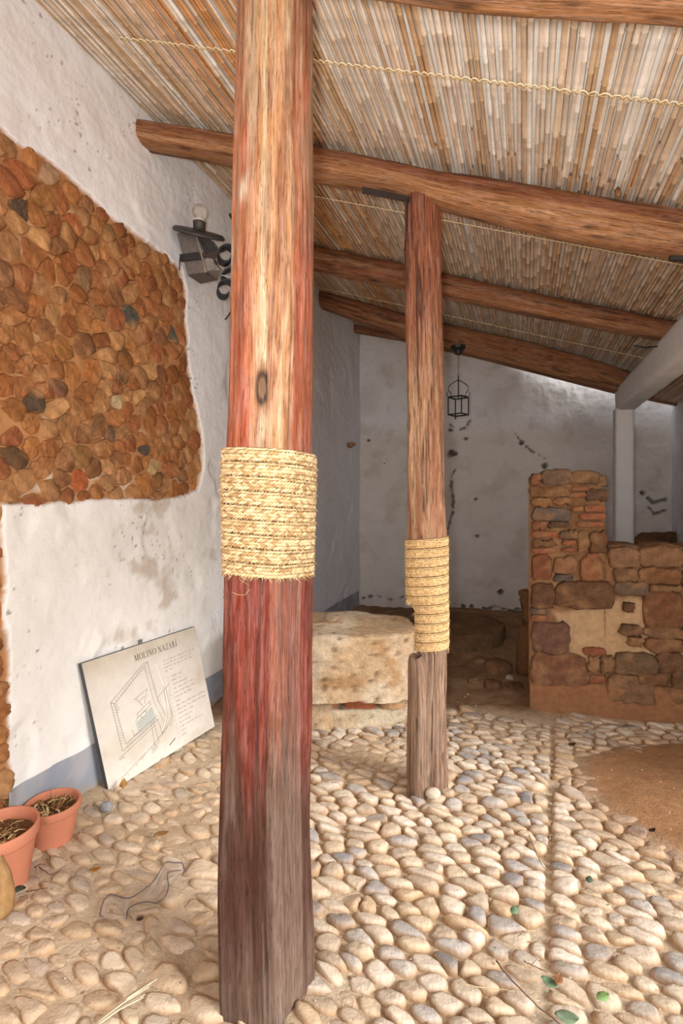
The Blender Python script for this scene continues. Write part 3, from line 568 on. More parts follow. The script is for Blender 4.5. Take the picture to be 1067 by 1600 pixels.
# old saw mark / nail scar and the open knot
Z2 = 2.64
def sh2(Q, h):
    r = .1*(1+.05*np.cos(2*Q+.6)+.03*np.cos(3*Q+h*2)+.02*np.cos(5*Q)); return r*np.cos(Q), r*np.sin(Q)*.95
def col2(Q, h, qq):
    v = np.degrees(Q) % 360; a = fbm(qq*np.array([1.8, 1.8, .9]), 1.8, 5, 701); b = fbm(qq*np.array([5, 5, .7]), 1.7, 4, 702); s3 = fbm(qq*np.array([8, 8, 1.6]), 2, 4, 703)
    c = mixc(C(172, 116, 76), C(194, 152, 110), sm(a, -.2, .3)); c = mixc(c, C(144, 68, 34), sm(h+a*.5, 2.0, 2.6)*.8); c = mixc(c, C(166, 92, 48), sm(b, .05, .35)*.6); c = mixc(c, C(74, 50, 40), sm(fbm(qq*np.array([3, 3, 1.0]), 2.4, 3, 704), .18, .4)*sm(h, 1.9, 2.5)*.9); c = mixc(c, C(96, 60, 40), sm(s3, .22, .45)*.8)
    low = mixc(C(166, 134, 106), C(134, 98, 72), sm(b, -.2, .3)); low = mixc(low, C(156, 98, 70), sm(a, .1, .4)*.6); low = mixc(low, C(112, 84, 80), sm(s3, .1, .4)*.5)
    return mixc(low, c, sm(h, .9, 1.2))
p2 = empty('timber_post', (.43, Z2, 0)); tag(p2, 'round knotty timber post standing mid-floor under the thick reddish beam', 'post')
secs2 = [(hpx(y, Z2), l, r) for y, l, r in [(309, 634, 684), (330, 633, 686), (430, 634, 690), (560, 634, 691), (640, 635, 692), (700, 636, 693), (780, 637, 694), (840, 637, 695), (937, 638, 695), (946, 652, 696), (1020, 652, 696), (1100, 648, 696), (1200, 645, 697), (1228, 642, 697)]]+[(-.03, 642, 697)]
s2, z2, V2 = post(secs2, Z2, sh2, 'post_shaft', m_wood, col2, None, n=80, seed=9, rough=.009); s2.parent = p2; s2.matrix_parent_inverse = Matrix.Translation((-.43, -Z2, 0))
secs3 = [(hpx(y, Z2-.03), l, r) for y, l, r in [(1022, 640, 654), (1030, 637, 664), (1100, 637, 668), (1200, 635, 668), (1225, 636, 670)]]+[(-.02, 636, 672)]
s3_, _, _ = post(secs3, Z2-.05, lambda Q, h: (.04*np.cos(Q)*(1+.2*np.cos(2*Q)), .075*np.sin(Q)), 'side_slab', m_wood, col2, None, n=40, seed=12); s3_.parent = p2; s3_.matrix_parent_inverse = Matrix.Translation((-.43, -Z2, 0))
# iron strap over the top of post 2
mb = MB(); a = P(565, 297, Z2-.11); b = P(640, 312, Z2-.13); c = P(634, 316, Z2-.12); d = P(633, 376, Z2-.12)
mb.ribbon([a+(b-a)*t for t in np.linspace(0, 1, 5)], (0, .03, -.012), .006, C(52, 44, 42)); mb.ribbon([c+(d-c)*t for t in np.linspace(0, 1, 5)], (.006, .035, 0), .006, C(52, 44, 42))
st = mb.build('iron_strap', m_iron, p2, smooth=False); st.matrix_parent_inverse = Matrix.Translation((-.43, -Z2, 0))
# small cobble at the foot
def pebble(name, px, py, r, col, label, sq=(1, .8, .7)):
    c = floorpt(px, py); n, m = 16, 9; V = []; 
    for i in range(m):
        ph = math.pi*i/(m-1)
        for k in range(n):
            q = 2*math.pi*k/n; V.append([math.sin(ph)*math.cos(q)*sq[0], math.sin(ph)*math.sin(q)*sq[1], math.cos(ph)*sq[2]])
    V = np.array(V)*r; V *= (1+.10*fbm(V, 1.3/r, 2, int(px)))[:, None]; V[:, 2] -= V[:, 2].min()
    Fc = [(i*n+k, i*n+(k+1) % n, (i+1)*n+(k+1) % n, (i+1)*n+k) for i in range(m-1) for k in range(n)]
    o = mk(name, V, Fc, m_cobble, None, True, col); o.location = (c[0], c[1]+r*.5, .012); tag(o, label, 'stone'); return o
pebble('pebble', 677, 1256, .038, C(214, 200, 180), 'smooth pale pebble leaning on the foot of the round post')
pebble('grey_stone', 163, 1276, .032, C(150, 150, 150), 'blue-grey broken stone on the earth between the nearer pots and the sign', (1, .7, .75))
pebble('pebble', 797, 1068, .035, C(180, 168, 150), 'single pale pebble lying on the dark earth beside the pier')

# ------------------------------------------------------------------ esparto braid round the posts
def wrap(secz, secV, z_top, pitch, turns, dirn, off, rows, name, label, fr, cols3, q0, host_z=None, gapdark=0.0):
    """braid wound along the section rings secV of a post; dirn +1: sinks from left to right on the near side"""
    n = secV.shape[1]; th = np.linspace(0, 2*math.pi, n, endpoint=False)
    def ring(h):
        i = int(np.clip(np.searchsorted(secz, h), 1, len(secz)-2)); R = secV[i-1:i+2].mean(0)[:, :2]; c = R.mean(0); return c, R-c
    cache = {}
    def pos(q, h, o_):
        key = int(round(h/.01)); 
        if key not in cache:
            c, R = ring(key*.01); rad_ = np.linalg.norm(R, axis=1)
            k = np.ones(7)/7; rad_ = np.convolve(np.concatenate([rad_[-3:], rad_, rad_[:3]]), k, 'valid')+.002; ang = np.unwrap(np.arctan2(R[:, 1], R[:, 0])); cache[key] = (c, rad_, ang)
        c, rad_, ang = cache[key]; qq_ = (q-ang[0]) % (2*math.pi)+ang[0]; r = np.interp(qq_, np.append(ang, ang[0]+2*math.pi), np.append(rad_, rad_[0])); r = r+o_
        return np.array([c[0]+r*math.cos(q), c[1]+r*math.sin(q), h])
    root = empty(name, tuple(pos(-math.pi/2, z_top-pitch*turns, 0))); tag(root, label, 'rope'); inv = Matrix.Translation(-root.location)
    for k in range(turns):
        mb = MB(); zt = z_top-pitch*k; nseg = 64; prof = [(-.5, .0), (-.46, .6), (-.3, .95), (0, 1.0), (.3, .95), (.46, .6), (.5, .0)]; V = []
        for i in range(nseg+1):
            f = i/nseg; q = q0+dirn*2*math.pi*f; zc = zt-pitch*f-pitch/2; bul = off*(.9+.15*math.sin(7*f+k))
            for (a, b) in prof: V.append(pos(q, zc-a*pitch*.97, b*bul))
        m = len(prof); Fc = [(i*m+j, (i+1)*m+j, (i+1)*m+j+1, i*m+j+1) for i in range(nseg) for j in range(m-1)]
        if dirn > 0: pass
        mb.add(V, Fc, cols3[1]*.45)
        per = 2*math.pi*.115; cnt = int(per/(pitch/rows*.95)); dk_ = cols3[1]*.42
        for rw in range(rows):
            hh0 = (rw+.5)/rows-.5; sl_ = 1 if (rw % 2) else -1; L2 = pitch/rows*.62; top_cord = fr and rw == 0
            for j in range(cnt):
                f = (j+.5*(rw % 2))/cnt+rng.normal(0, .0008); q = q0+dirn*2*math.pi*f; zc = zt-pitch*f-pitch/2-hh0*pitch*.92+rng.normal(0, .0004)
                dq = (pitch/rows*.95 if not top_cord else .016)/.115; dh = L2*.85*sl_ if not top_cord else L2*.22
                bo = off*(1.0-.35*abs(hh0*2)**2)+.0012
                ends = [pos(q-dq, zc-dh*.9, bo*.85), pos(q-dq*.45, zc-dh*.45, bo+.0022), pos(q+dq*.45, zc+dh*.45, bo+.0022), pos(q+dq, zc+dh*.9, bo*.85)]
                wd = pitch/rows*(.40 if not top_cord else .30); mb.tube(ends, [wd*.35, wd*.95, wd*.95, wd*.35], cols3[rng.integers(3)]*rng.uniform(.86, 1.1), 5, .6, up=(math.cos(q), math.sin(q), .01))
        if fr:
            for j in range(int(230*fr)):
                f = rng.random(); q = q0+dirn*2*math.pi*f; zc = zt-pitch*f-pitch*.97; L2 = rng.uniform(.006, .017)*(1.6 if rng.random() < .2 else 1); a = pos(q, zc+.004, off*.7); b = pos(q+rng.normal(.03, .06), zc-L2*.6, off+L2*rng.uniform(.2, .9)); mid = (a+b)/2+np.array([0, 0, .001])
                mb.tube([a, mid, b], [.0011, .0009, .0003], cols3[rng.integers(3)]*rng.uniform(.95, 1.15), 3)
        o = mb.build('rope_turn', m_rope, root); o.matrix_parent_inverse = inv
    return root, pos, inv
rcol = [C(196, 168, 126), C(168, 136, 94), C(210, 186, 146)]
zt1 = hpx(694, Z1-.1)
r1, pos1, inv1 = wrap(z1, V1, zt1, .0405, 9, 1, .009, 4, 'straw_braid', 'wide fringed golden straw braid wound around the big foreground post', 1.0, rcol, -math.pi)
mb = MB()
for j in range(46):   # loose tassel at the left bottom end
    a = pos1(-math.pi+rng.normal(.12, .05), hpx(906, Z1)-rng.uniform(0, .012), .006); b = a+np.array([-rng.uniform(.004, .030), -rng.uniform(0, .01), -rng.uniform(.012, .05)]); mb.tube([a, (a+b)/2+(-.004, 0, .002), b], [.0016, .0013, .0005], rcol[rng.integers(3)]*rng.uniform(.7, 1.0), 4)
o = mb.build('frayed_end', m_rope, r1); o.matrix_parent_inverse = inv1
mb = MB(); a = P(374, 913, Z1-.13); pts = [P(x, y, Z1-.11) for x, y in [(374, 906), (388, 914), (389, 922), (382, 930), (370, 929), (362, 925)]]; mb.tube(pts, .0007, rcol[0], 4); o = mb.build('loose_fibre', m_rope, r1); o.matrix_parent_inverse = inv1
rcol2 = [C(218, 184, 134), C(206, 168, 114), C(228, 198, 150)]
zt2 = hpx(838, Z2-.1)
r2, pos2, inv2 = wrap(z2, V2, zt2, .0475, 12, -1, .010, 5, 'straw_braid', 'narrow close-wound straw braid around the round knotty post', .25, rcol2, 0.0)
mb = MB()
for j in range(26):
    a = P(rng.uniform(634, 652), 938+rng.uniform(-2, 2), Z2-.06); b = a+np.array([rng.normal(0, .012), -.01, -rng.uniform(.006, .03)]); mb.tube([a, b], [.0014, .0004], rcol2[rng.integers(3)], 4)
o = mb.build('frayed_end', m_rope, r2); o.matrix_parent_inverse = inv2

# ------------------------------------------------------------------ white lintel and pillar at the back right
PC = np.array([2.74, 4.92, 0])
def lump(name, cen, ax, ay, az, mat, nseg=(14, 6), amp=.006, seed=0, col=None, parent=None):
    """rounded rough box: superellipsoid sheet along ax"""
    cen, ax, ay, az = [np.asarray(v, float) for v in (cen, ax, ay, az)]; m, n = nseg[0]*3, 32; q = np.arange(n)*2*math.pi/n; V = []
    t = np.linspace(-1, 1, m); ca, sa_ = np.cos(q), np.sin(q); rr = (np.abs(ca)**8+np.abs(sa_)**8)**(-1/8)
    for i, tt_ in enumerate(t):
        V.append(cen+ax*tt_+(ay[None]*(rr*ca)[:, None]+az[None]*(rr*sa_)[:, None]))
    V = np.array(V); u = (V-cen); d = fbm(V, 6, 4, seed)*amp+fbm(V, 22, 3, seed+1)*amp*.4; nrm = u-(u @ (ax/np.linalg.norm(ax)))[..., None]*(ax/np.linalg.norm(ax)); nrm /= np.linalg.norm(nrm, axis=-1)[..., None]; V = V+nrm*d[..., None]
    F4 = np.concatenate([gridf(m, n), np.array([[i*n+n-1, (i+1)*n+n-1, (i+1)*n, i*n] for i in range(m-1)])]).tolist()+[tuple(range(n))[::-1], tuple(range((m-1)*n, m*n))]
    return mk(name, V.reshape(-1, 3), F4, mat, parent, True, col if col is not None else C(220, 218, 216))
wp = lump('white_pillar', PC+np.array([0, .06, 1.17]), (0, 0, 1.17), D*.10, NR*.082, m_white, (30, 6), .005, 31); tag(wp, 'slim square whitewashed pillar rising behind the low stone wall', 'pillar')
LA = PC+D*.10+np.array([0, 0, 2.44]); LB = PC-D*4.2+np.array([0, 0, 2.42])
wbm = lump('white_lintel', (LA+LB)/2, (LB-LA)/2, NR*.085, np.array([0, 0, .115]), m_white, (40, 6), .007, 33); tag(wbm, 'whitewashed square lintel running from the white pillar toward the right edge', 'beam')
# ------------------------------------------------------------------ stone pier and low wall
PA = np.array([1.31, 3.58, 0]); PN = np.array([E[1], -E[0], 0]); PD = np.array([.38, 1, 0])/np.hypot(.38, 1)
def px2pier(px, py):
    r = (px-CX)/FP; t = (3.58*r-1.31)/(E[0]-E[1]*r); Z = 3.58+E[1]*t; return np.array([t, CH-(py-HY)/FP*Z])
mwall = empty('rubble_wall', tuple(PA+E*.9)); tag(mwall, 'low rubble wall with a taller brick-patched pier at its left end', 'wall'); minv = Matrix.Translation(-mwall.location)
tg = np.linspace(0, 2.1, 190); hg = np.linspace(-.05, 1.0, 110)
def wtop(t): return np.where(t < .50, 1.655-.10*sm(t, .30, .50)-.03*sm(.12-t, 0, .12)+.01*np.sin(t*30), 1.155+.012*np.sin(t*9)+.01*np.sin(t*23))
def wall_face(sgn, depth):
    T3, G3 = np.meshgrid(tg, hg, indexing='ij'); wt = wtop(T3); H3 = np.where(G3 < 0, G3, G3*wt); pp = np.stack([T3, H3, 0*T3+sgn], -1)
    o3 = -.012+fbm(pp, 7, 4, 41)*.014+fbm(pp, 24, 3, 42)*.005; low = sm(.235+.03*fbm(pp, 3, 3, 43)-H3, 0, .04); o3 = o3+low*.045*(1-sm(T3, 1.9, 2.1)*.3)
    c3 = mixc(C(132, 96, 66), C(156, 116, 82), sm(fbm(pp, 6, 4, 44), -.2, .3)); pl_ = polydist(np.stack([T3, H3], -1), np.array([px2pier(*q) for q in [(858, 955), (900, 950), (960, 935), (1000, 935), (1040, 985), (1067, 990), (1100, 1000), (1067, 1030), (960, 1045), (905, 1040), (885, 1010), (870, 975)]]))
    c3 = mixc(c3, C(196, 160, 120), sm(pl_+fbm(pp, 12, 3, 45)*.03, -.01, .03)*.9); c3 = mixc(c3, C(152, 106, 74), low); top = sm(H3, wt-.05, wt); o3 = o3-top*.02
    return PA+T3[..., None]*E+(sgn*o3)[..., None]*PN+(PD*depth if sgn < 0 else 0)+np.stack([0*T3, 0*T3, H3], -1), c3
DP = .42; A1, c1_ = wall_face(1, DP); A2, c2_ = wall_face(-1, DP); nu, nv = len(tg), len(hg)
V = np.concatenate([A1.reshape(-1, 3), A2.reshape(-1, 3)]); cc = np.concatenate([c1_.reshape(-1, 3), c2_.reshape(-1, 3)]); f1 = gridf(nu, nv); f2 = gridf(nu, nv)[:, ::-1]+nu*nv
tops = [[i*nv+nv-1, (i+1)*nv+nv-1, nu*nv+(i+1)*nv+nv-1, nu*nv+i*nv+nv-1] for i in range(nu-1)]; ends = [[j, j+1, nu*nv+j+1, nu*nv+j] for j in range(nv-1)]+[[(nu-1)*nv+j+1, (nu-1)*nv+j, nu*nv+(nu-1)*nv+j, nu*nv+(nu-1)*nv+j+1] for j in range(nv-1)]
o = mk('mortar_core', V, np.concatenate([f1, f2, tops, ends]), m_earth, mwall, True, cc); o.matrix_parent_inverse = minv
BR = (146, 88, 64); R5 = [(325, 182, 475, 262, (112, 92, 78)), (472, 190, 622, 262, (120, 90, 66)), (268, 200, 322, 262, (128, 86, 60)), (268, 267, 458, 325, (124, 88, 58)), (480, 270, 572, 292, BR), (462, 302, 558, 325, BR), (556, 284, 666, 342, (92, 70, 56)), (275, 330, 378, 376, (146, 104, 66)), (385, 332, 480, 368, (140, 96, 62)), (270, 382, 472, 448, (98, 90, 88)), (482, 375, 540, 400, (160, 100, 62)), (545, 368, 655, 402, (150, 92, 66)), (520, 412, 658, 442, (156, 90, 64)), (505, 454, 655, 482, (152, 90, 64)), (270, 455, 345, 498, (130, 86, 58)), (352, 456, 468, 484, (94, 70, 56)), (270, 506, 408, 540, (150, 88, 58)), (415, 506, 508, 545, (124, 100, 80)), (512, 505, 570, 618, (156, 108, 72)), (577, 500, 662, 618, (118, 82, 56)), (272, 548, 398, 586, (130, 92, 62)), (430, 553, 500, 576, (148, 88, 62)), (272, 592, 396, 620, (150, 90, 66)), (428, 594, 500, 613, (146, 86, 62)), (272, 640, 378, 762, (138, 82, 56)), (388, 640, 508, 722, (150, 106, 74)), (528, 655, 640, 768, (150, 96, 64)), (556, 624, 625, 646, (152, 92, 66)), (388, 732, 480, 768, (92, 84, 78)), (272, 780, 385, 902, (104, 72, 52)), (392, 778, 692, 900, (108, 76, 50)), (702, 775, 885, 838, (110, 92, 76)), (892, 788, 1062, 818, (150, 114, 80)), (672, 600, 828, 690, (142, 106, 78)), (838, 598, 1060, 688, (136, 100, 72)), (700, 695, 825, 765, (128, 94, 66)), (835, 700, 1045, 778, (124, 84, 54)), (1070, 600, 1190, 700, (130, 96, 70)), (1060, 710, 1200, 800, (120, 84, 60)), (862, 832, 1062, 1000, (130, 84, 58)), (1070, 830, 1230, 960, (122, 88, 64)), (268, 914, 350, 940, (90, 84, 82)), (268, 946, 350, 974, (150, 90, 64)), (275, 980, 462, 1142, (110, 78, 66)), (752, 880, 806, 930, (98, 66, 48)), (735, 1000, 846, 1045, (100, 72, 56)), (770, 1060, 850, 1106, (166, 122, 84)), (540, 1122, 660, 1152, (150, 84, 60)), (566, 1162, 622, 1246, (156, 116, 80)), (630, 1162, 700, 1246, (150, 112, 78)), (706, 1162, 925, 1250, (112, 90, 68)), (932, 1142, 1062, 1246, (116, 84, 62)), (272, 1160, 560, 1318, (122, 80, 58)), (570, 1262, 655, 1300, (146, 78, 56)), (662, 1270, 905, 1400, (132, 98, 70)), (830, 1256, 995, 1312, (124, 86, 58)), (1004, 1252, 1130, 1342, (116, 82, 60)), (860, 1015, 1062, 1060, (136, 100, 70)), (870, 1070, 1060, 1130, (146, 104, 72)), (1070, 980, 1250, 1130, (120, 86, 60)), (1070, 1150, 1250, 1240, (126, 92, 66)), (920, 1330, 1060, 1400, (128, 88, 62))]
for k, (x0, y0, x1, y1, c) in enumerate(R5):
    a = px2pier(750+x0*.2971, 680+y1*.2971); b = px2pier(750+x1*.2971, 680+y0*.2971); brick = c[0] > 145 and (y1-y0) < 40 and (c[0]-c[1]) > 50
    if a[0] < .50 and b[1] > 1.16: b[0] = min(b[0], .505)
    w_, h2 = b-a; poly = np.array([(a[0]+.02*w_, a[1]), (a[0]+w_*.5, a[1]+rng.normal(0, .05)*h2), (b[0]-.02*w_, a[1]+.04*h2), (b[0], a[1]+h2*.5), (b[0]-.05*w_, b[1]), (a[0]+w_*.5, b[1]+rng.normal(0, .06)*h2), (a[0]+.04*w_, b[1]-.03*h2), (a[0], a[1]+h2*.45)])
    q = smoothpoly(poly, 20 if not brick else 16, 1, .16 if brick else .2); q = q.mean(0)+(q-q.mean(0))*(1.05 if brick else 1.10)+rng.normal(0, .0018 if brick else .005, q.shape); pr = .016 if brick else rng.uniform(.018, .04)
    if brick: Vd, Fc = dome(q, (1, .99, .93, .5), (-.06, pr*.75, pr, pr), pr, (0, 0), .004)
    else: Vd, Fc = dome(q, (1, .985, .92, .74, .42), (-.06, pr*.25, pr*.75, pr*.95, pr), pr, rng.normal(0, .10, 2), .02)
    Vd = Vd.copy(); up_m = Vd[:, 2] > -.03; Vd[:, 2] += up_m*(fbm(np.column_stack([Vd[:, :2]*18, 0*Vd[:, 0]+k]), 1, 3, 811)*(.004 if brick else .014))
    ctr = q.mean(0); loc = PA+ctr[0]*E+np.array([0, 0, ctr[1]]); Wv = (Vd[:, 0]-ctr[0])[:, None]*E+Vd[:, 2][:, None]*PN+np.stack([0*Vd[:, 0], 0*Vd[:, 0], Vd[:, 1]-ctr[1]], -1)
    o = mk('brick' if brick else 'stone', Wv, Fc, m_stone, mwall, smooth=not (k % 3 == 0), col=mixc(mixc(np.tile(C(*c)*rng.uniform(.75, 1.0), (len(Vd), 1)), C(134, 98, 68), np.full(len(Vd), .2)), C(150, 112, 78), sm(fbm(np.column_stack([Vd[:, :2]*14, 0*Vd[:, 0]]), 1, 3, 812), .0, .4)*.6)); o.location = loc; o.matrix_parent_inverse = minv
# coping stones on the flat top of the low wall and pier
for k in range(9):
    onp = k < 2; t0 = (.06+.24*k) if onp else .52+.24*(k-2); zc = (1.63 if onp else 1.15)
    q = smoothpoly(np.array([(0, -.36), (.22, -.36), (.22, -.02), (0, -.02)])+rng.normal(0, .008, (4, 2)), 16, 1, .15); Vd, Fc = dome(q, (1, .98, .8, .4), (-.06, .005, .018, .024), .026, (0, 0), .03)
    loc = PA+E*t0+np.array([0, 0, zc]); Wv = Vd[:, :1]*E+Vd[:, 1:2]*(-PN)*-1+np.stack([0*Vd[:, 0], 0*Vd[:, 0], Vd[:, 2]], -1); o = mk('stone', Wv, Fc, m_stone, mwall, True, C(138, 104, 76)*rng.uniform(.85, 1.1)); o.location = loc; o.matrix_parent_inverse = minv

# ------------------------------------------------------------------ big stones behind the posts
def blob(name, cx, cy, rx, ry, z0, z1, colf, seed, parent=None, sqp=3.0, amp=.02, n=110, m=60, rnd=.12, mat=m_block, topf=None):
    q = np.arange(n)*2*math.pi/n; V = []; ca, sa_ = np.cos(q), np.sin(q); rr = (np.abs(ca)**sqp+np.abs(sa_)**sqp)**(-1/sqp)
    for i in range(m):
        f = i/(m-1)
        if f < .62: k = f/.62; z = z0+(z1-z0)*k*(1-rnd*.3); sc_ = 1-.0*k
        else: k = (f-.62)/.38; z = z1-(z1-z0)*rnd*.3*(1-sm(k, 0, .35)); sc_ = 1-rnd*.35*sm(k, 0, .25)-(1-rnd*.35)*sm(k, .15, 1)**.9 if k > 0 else 1
        V.append(np.stack([cx+rx*rr*ca*sc_, cy+ry*rr*sa_*sc_, np.full(n, z)], -1))
    V = np.array(V); c0 = np.array([cx, cy, (z0+z1)/2]); u = V-c0; u /= np.linalg.norm(u, axis=-1)[..., None]+1e-6; pit = sm(fbm(V, 26, 3, seed+3), .25, .5)
    d = fbm(V, 3, 3, seed)*amp*1.6+fbm(V, 10, 4, seed+1)*amp*.8-pit*amp*.6; V = V+u*d[..., None]; V[..., 2] = np.maximum(V[..., 2], z0)
    col = colf(V, pit); F4 = np.concatenate([gridf(m, n), np.array([[i*n+n-1, (i+1)*n+n-1, (i+1)*n, i*n] for i in range(m-1)])])
    o = mk(name, V.reshape(-1, 3), F4[:, ::-1] if False else F4, mat, parent, True, col.reshape(-1, 3)); return o
def cstone(a, b, c, seed):
    def f(V, pit): r = mixc(a, b, sm(fbm(V, 4.5, 4, seed), -.2, .3)); r = mixc(r, c, sm(fbm(V, 9, 4, seed+1), .1, .4)*.7); return mixc(r, C(112, 84, 58), pit*.75)
    return f
bs_ = empty('stone_block', (-.06, 3.5, 0)); tag(bs_, 'massive pitted limestone block on a brick-packed base behind the two posts', 'stone'); binv = Matrix.Translation((.06, -3.5, 0))
o = blob('block', -.06, 3.52, .56, .33, .20, .635, cstone(C(206, 176, 140), C(224, 204, 176), C(176, 136, 92), 61), 61, bs_, 3.4, .022, rnd=.14); o.matrix_parent_inverse = binv
o = blob('base_slab', -.02, 3.53, .50, .24, -.03, .13, cstone(C(216, 198, 170), C(206, 182, 150), C(180, 150, 116), 62), 62, bs_, 3, .010, m=30); o.matrix_parent_inverse = binv
for k, (x, wx) in enumerate([(-.14, .12), (.12, .11), (.33, .08), (-.36, .09)]):
    mb = MB(); n = 10; q = smoothpoly(np.array([(-wx, -.1), (wx, -.1), (wx, .1), (-wx, .1)]), 16, 1, .12); Vd, Fc = dome(q, (1, 1, .94), (0, .07, .078), .079, (0, 0), .01)
    o = mk('brick', Vd, Fc, m_stone, bs_, True, C(*[(184, 116, 78), (176, 104, 70), (190, 150, 110), (180, 140, 100)][k])); o.location = (x, 3.40, .125); o.matrix_parent_inverse = binv
# mortar rubble under the left half
o = blob('rubble_fill', -.30, 3.50, .33, .27, -.03, .30, cstone(C(200, 172, 138), C(186, 150, 112), C(160, 120, 82), 63), 63, bs_, 2.6, .03, m=36); o.matrix_parent_inverse = binv
ms = blob('millstone', 1.02, 5.15, .60, .52, .0, .255, cstone(C(140, 110, 84), C(124, 96, 70), C(104, 78, 56), 64), 64, None, 2.0, .010, rnd=.3); tag(ms, 'low round brown millstone lying on the earth behind the round post', 'millstone')
rub = [(752, 985, .09, (132, 100, 72)), (790, 995, .11, (120, 88, 62)), (768, 1016, .055, (110, 80, 58)), (738, 1008, .05, (140, 108, 80)), (803, 1020, .06, (98, 72, 50)), (578, 962, .08, (118, 96, 78)), (600, 950, .05, (108, 84, 66)), (540, 968, .06, (130, 108, 88))]
for i, (px, py, r_, c) in enumerate(rub):
    p = floorpt(px-(12 if px == 790 else 0), py+60 if px > 700 else py+35); o = blob('rubble_stone', 0, 0, r_, r_*.8, 0, r_*1.1, cstone(C(*c), C(*c)*1.15, C(*c)*.8, 70+i), 70+i, None, 2.3, .02, n=28, m=16, rnd=.6, mat=m_stone); o.location = (p[0], p[1], 0)
    tag(o, ['fist-sized brown rubble stone in the heap beside the millstone', 'large tan rubble stone in the heap beside the millstone', 'small rubble stone at the front of the heap', 'small pale rubble stone touching the millstone edge', 'dark rubble stone nearest the pier', 'rough grey stone at the back wall behind the limestone block', 'small grey stone at the back wall between block and millstone', 'little pale stone in the left back corner'][i], 'stone', group='rubble at the foot of the back wall')
# brown curved stump behind the pier
mb = MB(); pts = [P(823, 1012, 4.25), P(822, 985, 4.25), P(826, 962, 4.25), P(825, 945, 4.25), P(822, 930, 4.25), P(822, 921, 4.25)]; pts = [(p[0], p[1], max(p[2], 0)) for p in pts]; p0 = np.array(pts[0]); pts = [(p0[0]-.02, p0[1], 0.)]+pts
t_ = np.linspace(0, 1, 20); PPs = np.array(pts); xi = np.linspace(0, 1, len(pts)); pt = np.stack([np.interp(t_, xi, PPs[:, i]) for i in range(3)], -1)
mb.tube(pt, np.interp(t_, [0, .15, .45, .7, .95, 1], [.07, .085, .05, .062, .064, .03]), C(110, 74, 44), 14); tag(mb.build('wooden_stump', m_dry), 'curved brown wooden stump half hidden behind the left side of the pier', 'stump')
# short broken beam end sticking out of the left wall
s0, h0 = px2wall(548, 697); mb = MB(); a = wallpt(np.array(s0), np.array(h0), np.array(-.05)); b = a+NR*.16-D*.25+np.array([0, 0, .0]); pt = np.array([a+(b-a)*t for t in np.linspace(0, 1, 8)]); mb.tube(pt, [.065, .06, .055, .055, .05, .05, .045, .03], C(166, 128, 94), 10, .6); tag(mb.build('stone_peg', m_stone), 'flat brown stone peg sticking out of the left wall near the back corner', 'stone')
s0, h0 = px2back(1034, 838)
s0 -= .16; o = blob('masonry_hump', 0, 0, .27, .12, 0, 1.08, cstone(C(120, 86, 60), C(100, 72, 52), C(84, 62, 46), 88), 88, None, 2.6, .03, n=50, m=40, rnd=.3, mat=m_stone); q = BW0+E*s0; o.location = (q[0]-.02, q[1]-.22, 0); tag(o, 'dark brown masonry hump in the far right corner behind the low wall', 'masonry')

# ------------------------------------------------------------------ hanging lantern
BLK = C(30, 27, 26)
lz = 5.2; lc = P(715.5, 775, lz); u1 = np.array([.75, -.66, 0]); u2 = np.array([.66, .75, 0])
zb, zt = hpx(648, lz), hpx(621, lz); hw = .074; lan = empty('iron_lantern', (lc[0], lc[1], zb)); tag(lan, 'small black wrought-iron cage lantern hanging from the dark beam', 'lantern'); linv = Matrix.Translation(-Vector((lc[0], lc[1], zb)))
cc4 = [np.array([lc[0], lc[1], 0])+(s1*u1+s2_*u2)*hw for s1, s2_ in ((-1, -1), (1, -1), (1, 1), (-1, 1))]
def part(mb, name, mat, par, inv, smooth=False): o = mb.build(name, mat, par, smooth); o.matrix_parent_inverse = inv; return o
for k in range(4):
    mb = MB(); c = cc4[k]; mb.box((c[0], c[1], (zb+zt)/2), (.0055, 0, 0), (0, .0055, 0), (0, 0, (zt-zb)/2), BLK)
    if k == 3: mb.box((c[0], c[1], zb-.02), (.007, 0, 0), (0, .007, 0), (0, 0, .012), BLK)
    part(mb, 'upright', m_iron, lan, linv)
for z, nm in ((zb, 'lower_frame'), (zt, 'upper_frame')):
    mb = MB()
    for k in range(4):
        a, b = cc4[k], cc4[(k+1) % 4]; d = (b-a)/2; nn = np.array([-d[1], d[0], 0])/np.linalg.norm(d); mb.box((a+b)/2+(0, 0, z), d, nn*.006, (0, 0, .006), BLK)
    part(mb, nm, m_iron, lan, linv)
X0 = np.array([lc[0], lc[1], 0]); side = np.array([1., 0, 0])
for sg in (-1, 1):
    mb = MB(); pts = [(0, 593.5), (5, 596), (11, 600), (15, 604), (15.5, 610), (12, 614), (11, 618), (14, 621), (18, 618), (17.5, 613)]
    mb.tube([X0+side*sg*dx/FP*lz+(0, 0, hpx(y, lz)) for dx, y in pts], .0045, BLK, 6); part(mb, 'scroll_arm', m_iron, lan, linv, True)
mb = MB(); mb.tube([X0+(0, 0, hpx(y, lz)) for y in (588, 600, 612, 622)], .006, BLK, 6); part(mb, 'centre_rod', m_iron, lan, linv)
mb = MB(); mb.tube([X0+(math.cos(q)*.013, 0, hpx(586, lz)+math.sin(q)*.013) for q in np.linspace(0, 2*math.pi, 13)], .003, BLK, 5); part(mb, 'ring', m_iron, lan, linv)
mb = MB(); mb.tube([X0+(.003*math.sin(y), 0, hpx(y, lz)) for y in np.linspace(584, 552, 12)], .003, BLK, 5); part(mb, 'chain', m_iron, lan, linv)
mb = MB(); mb.tube([X0+(0, 0, hpx(y, lz)) for y in (554, 549, 545, 541)], [.03, .045, .075, .08], BLK, 10); part(mb, 'ceiling_rose', m_iron, lan, linv)

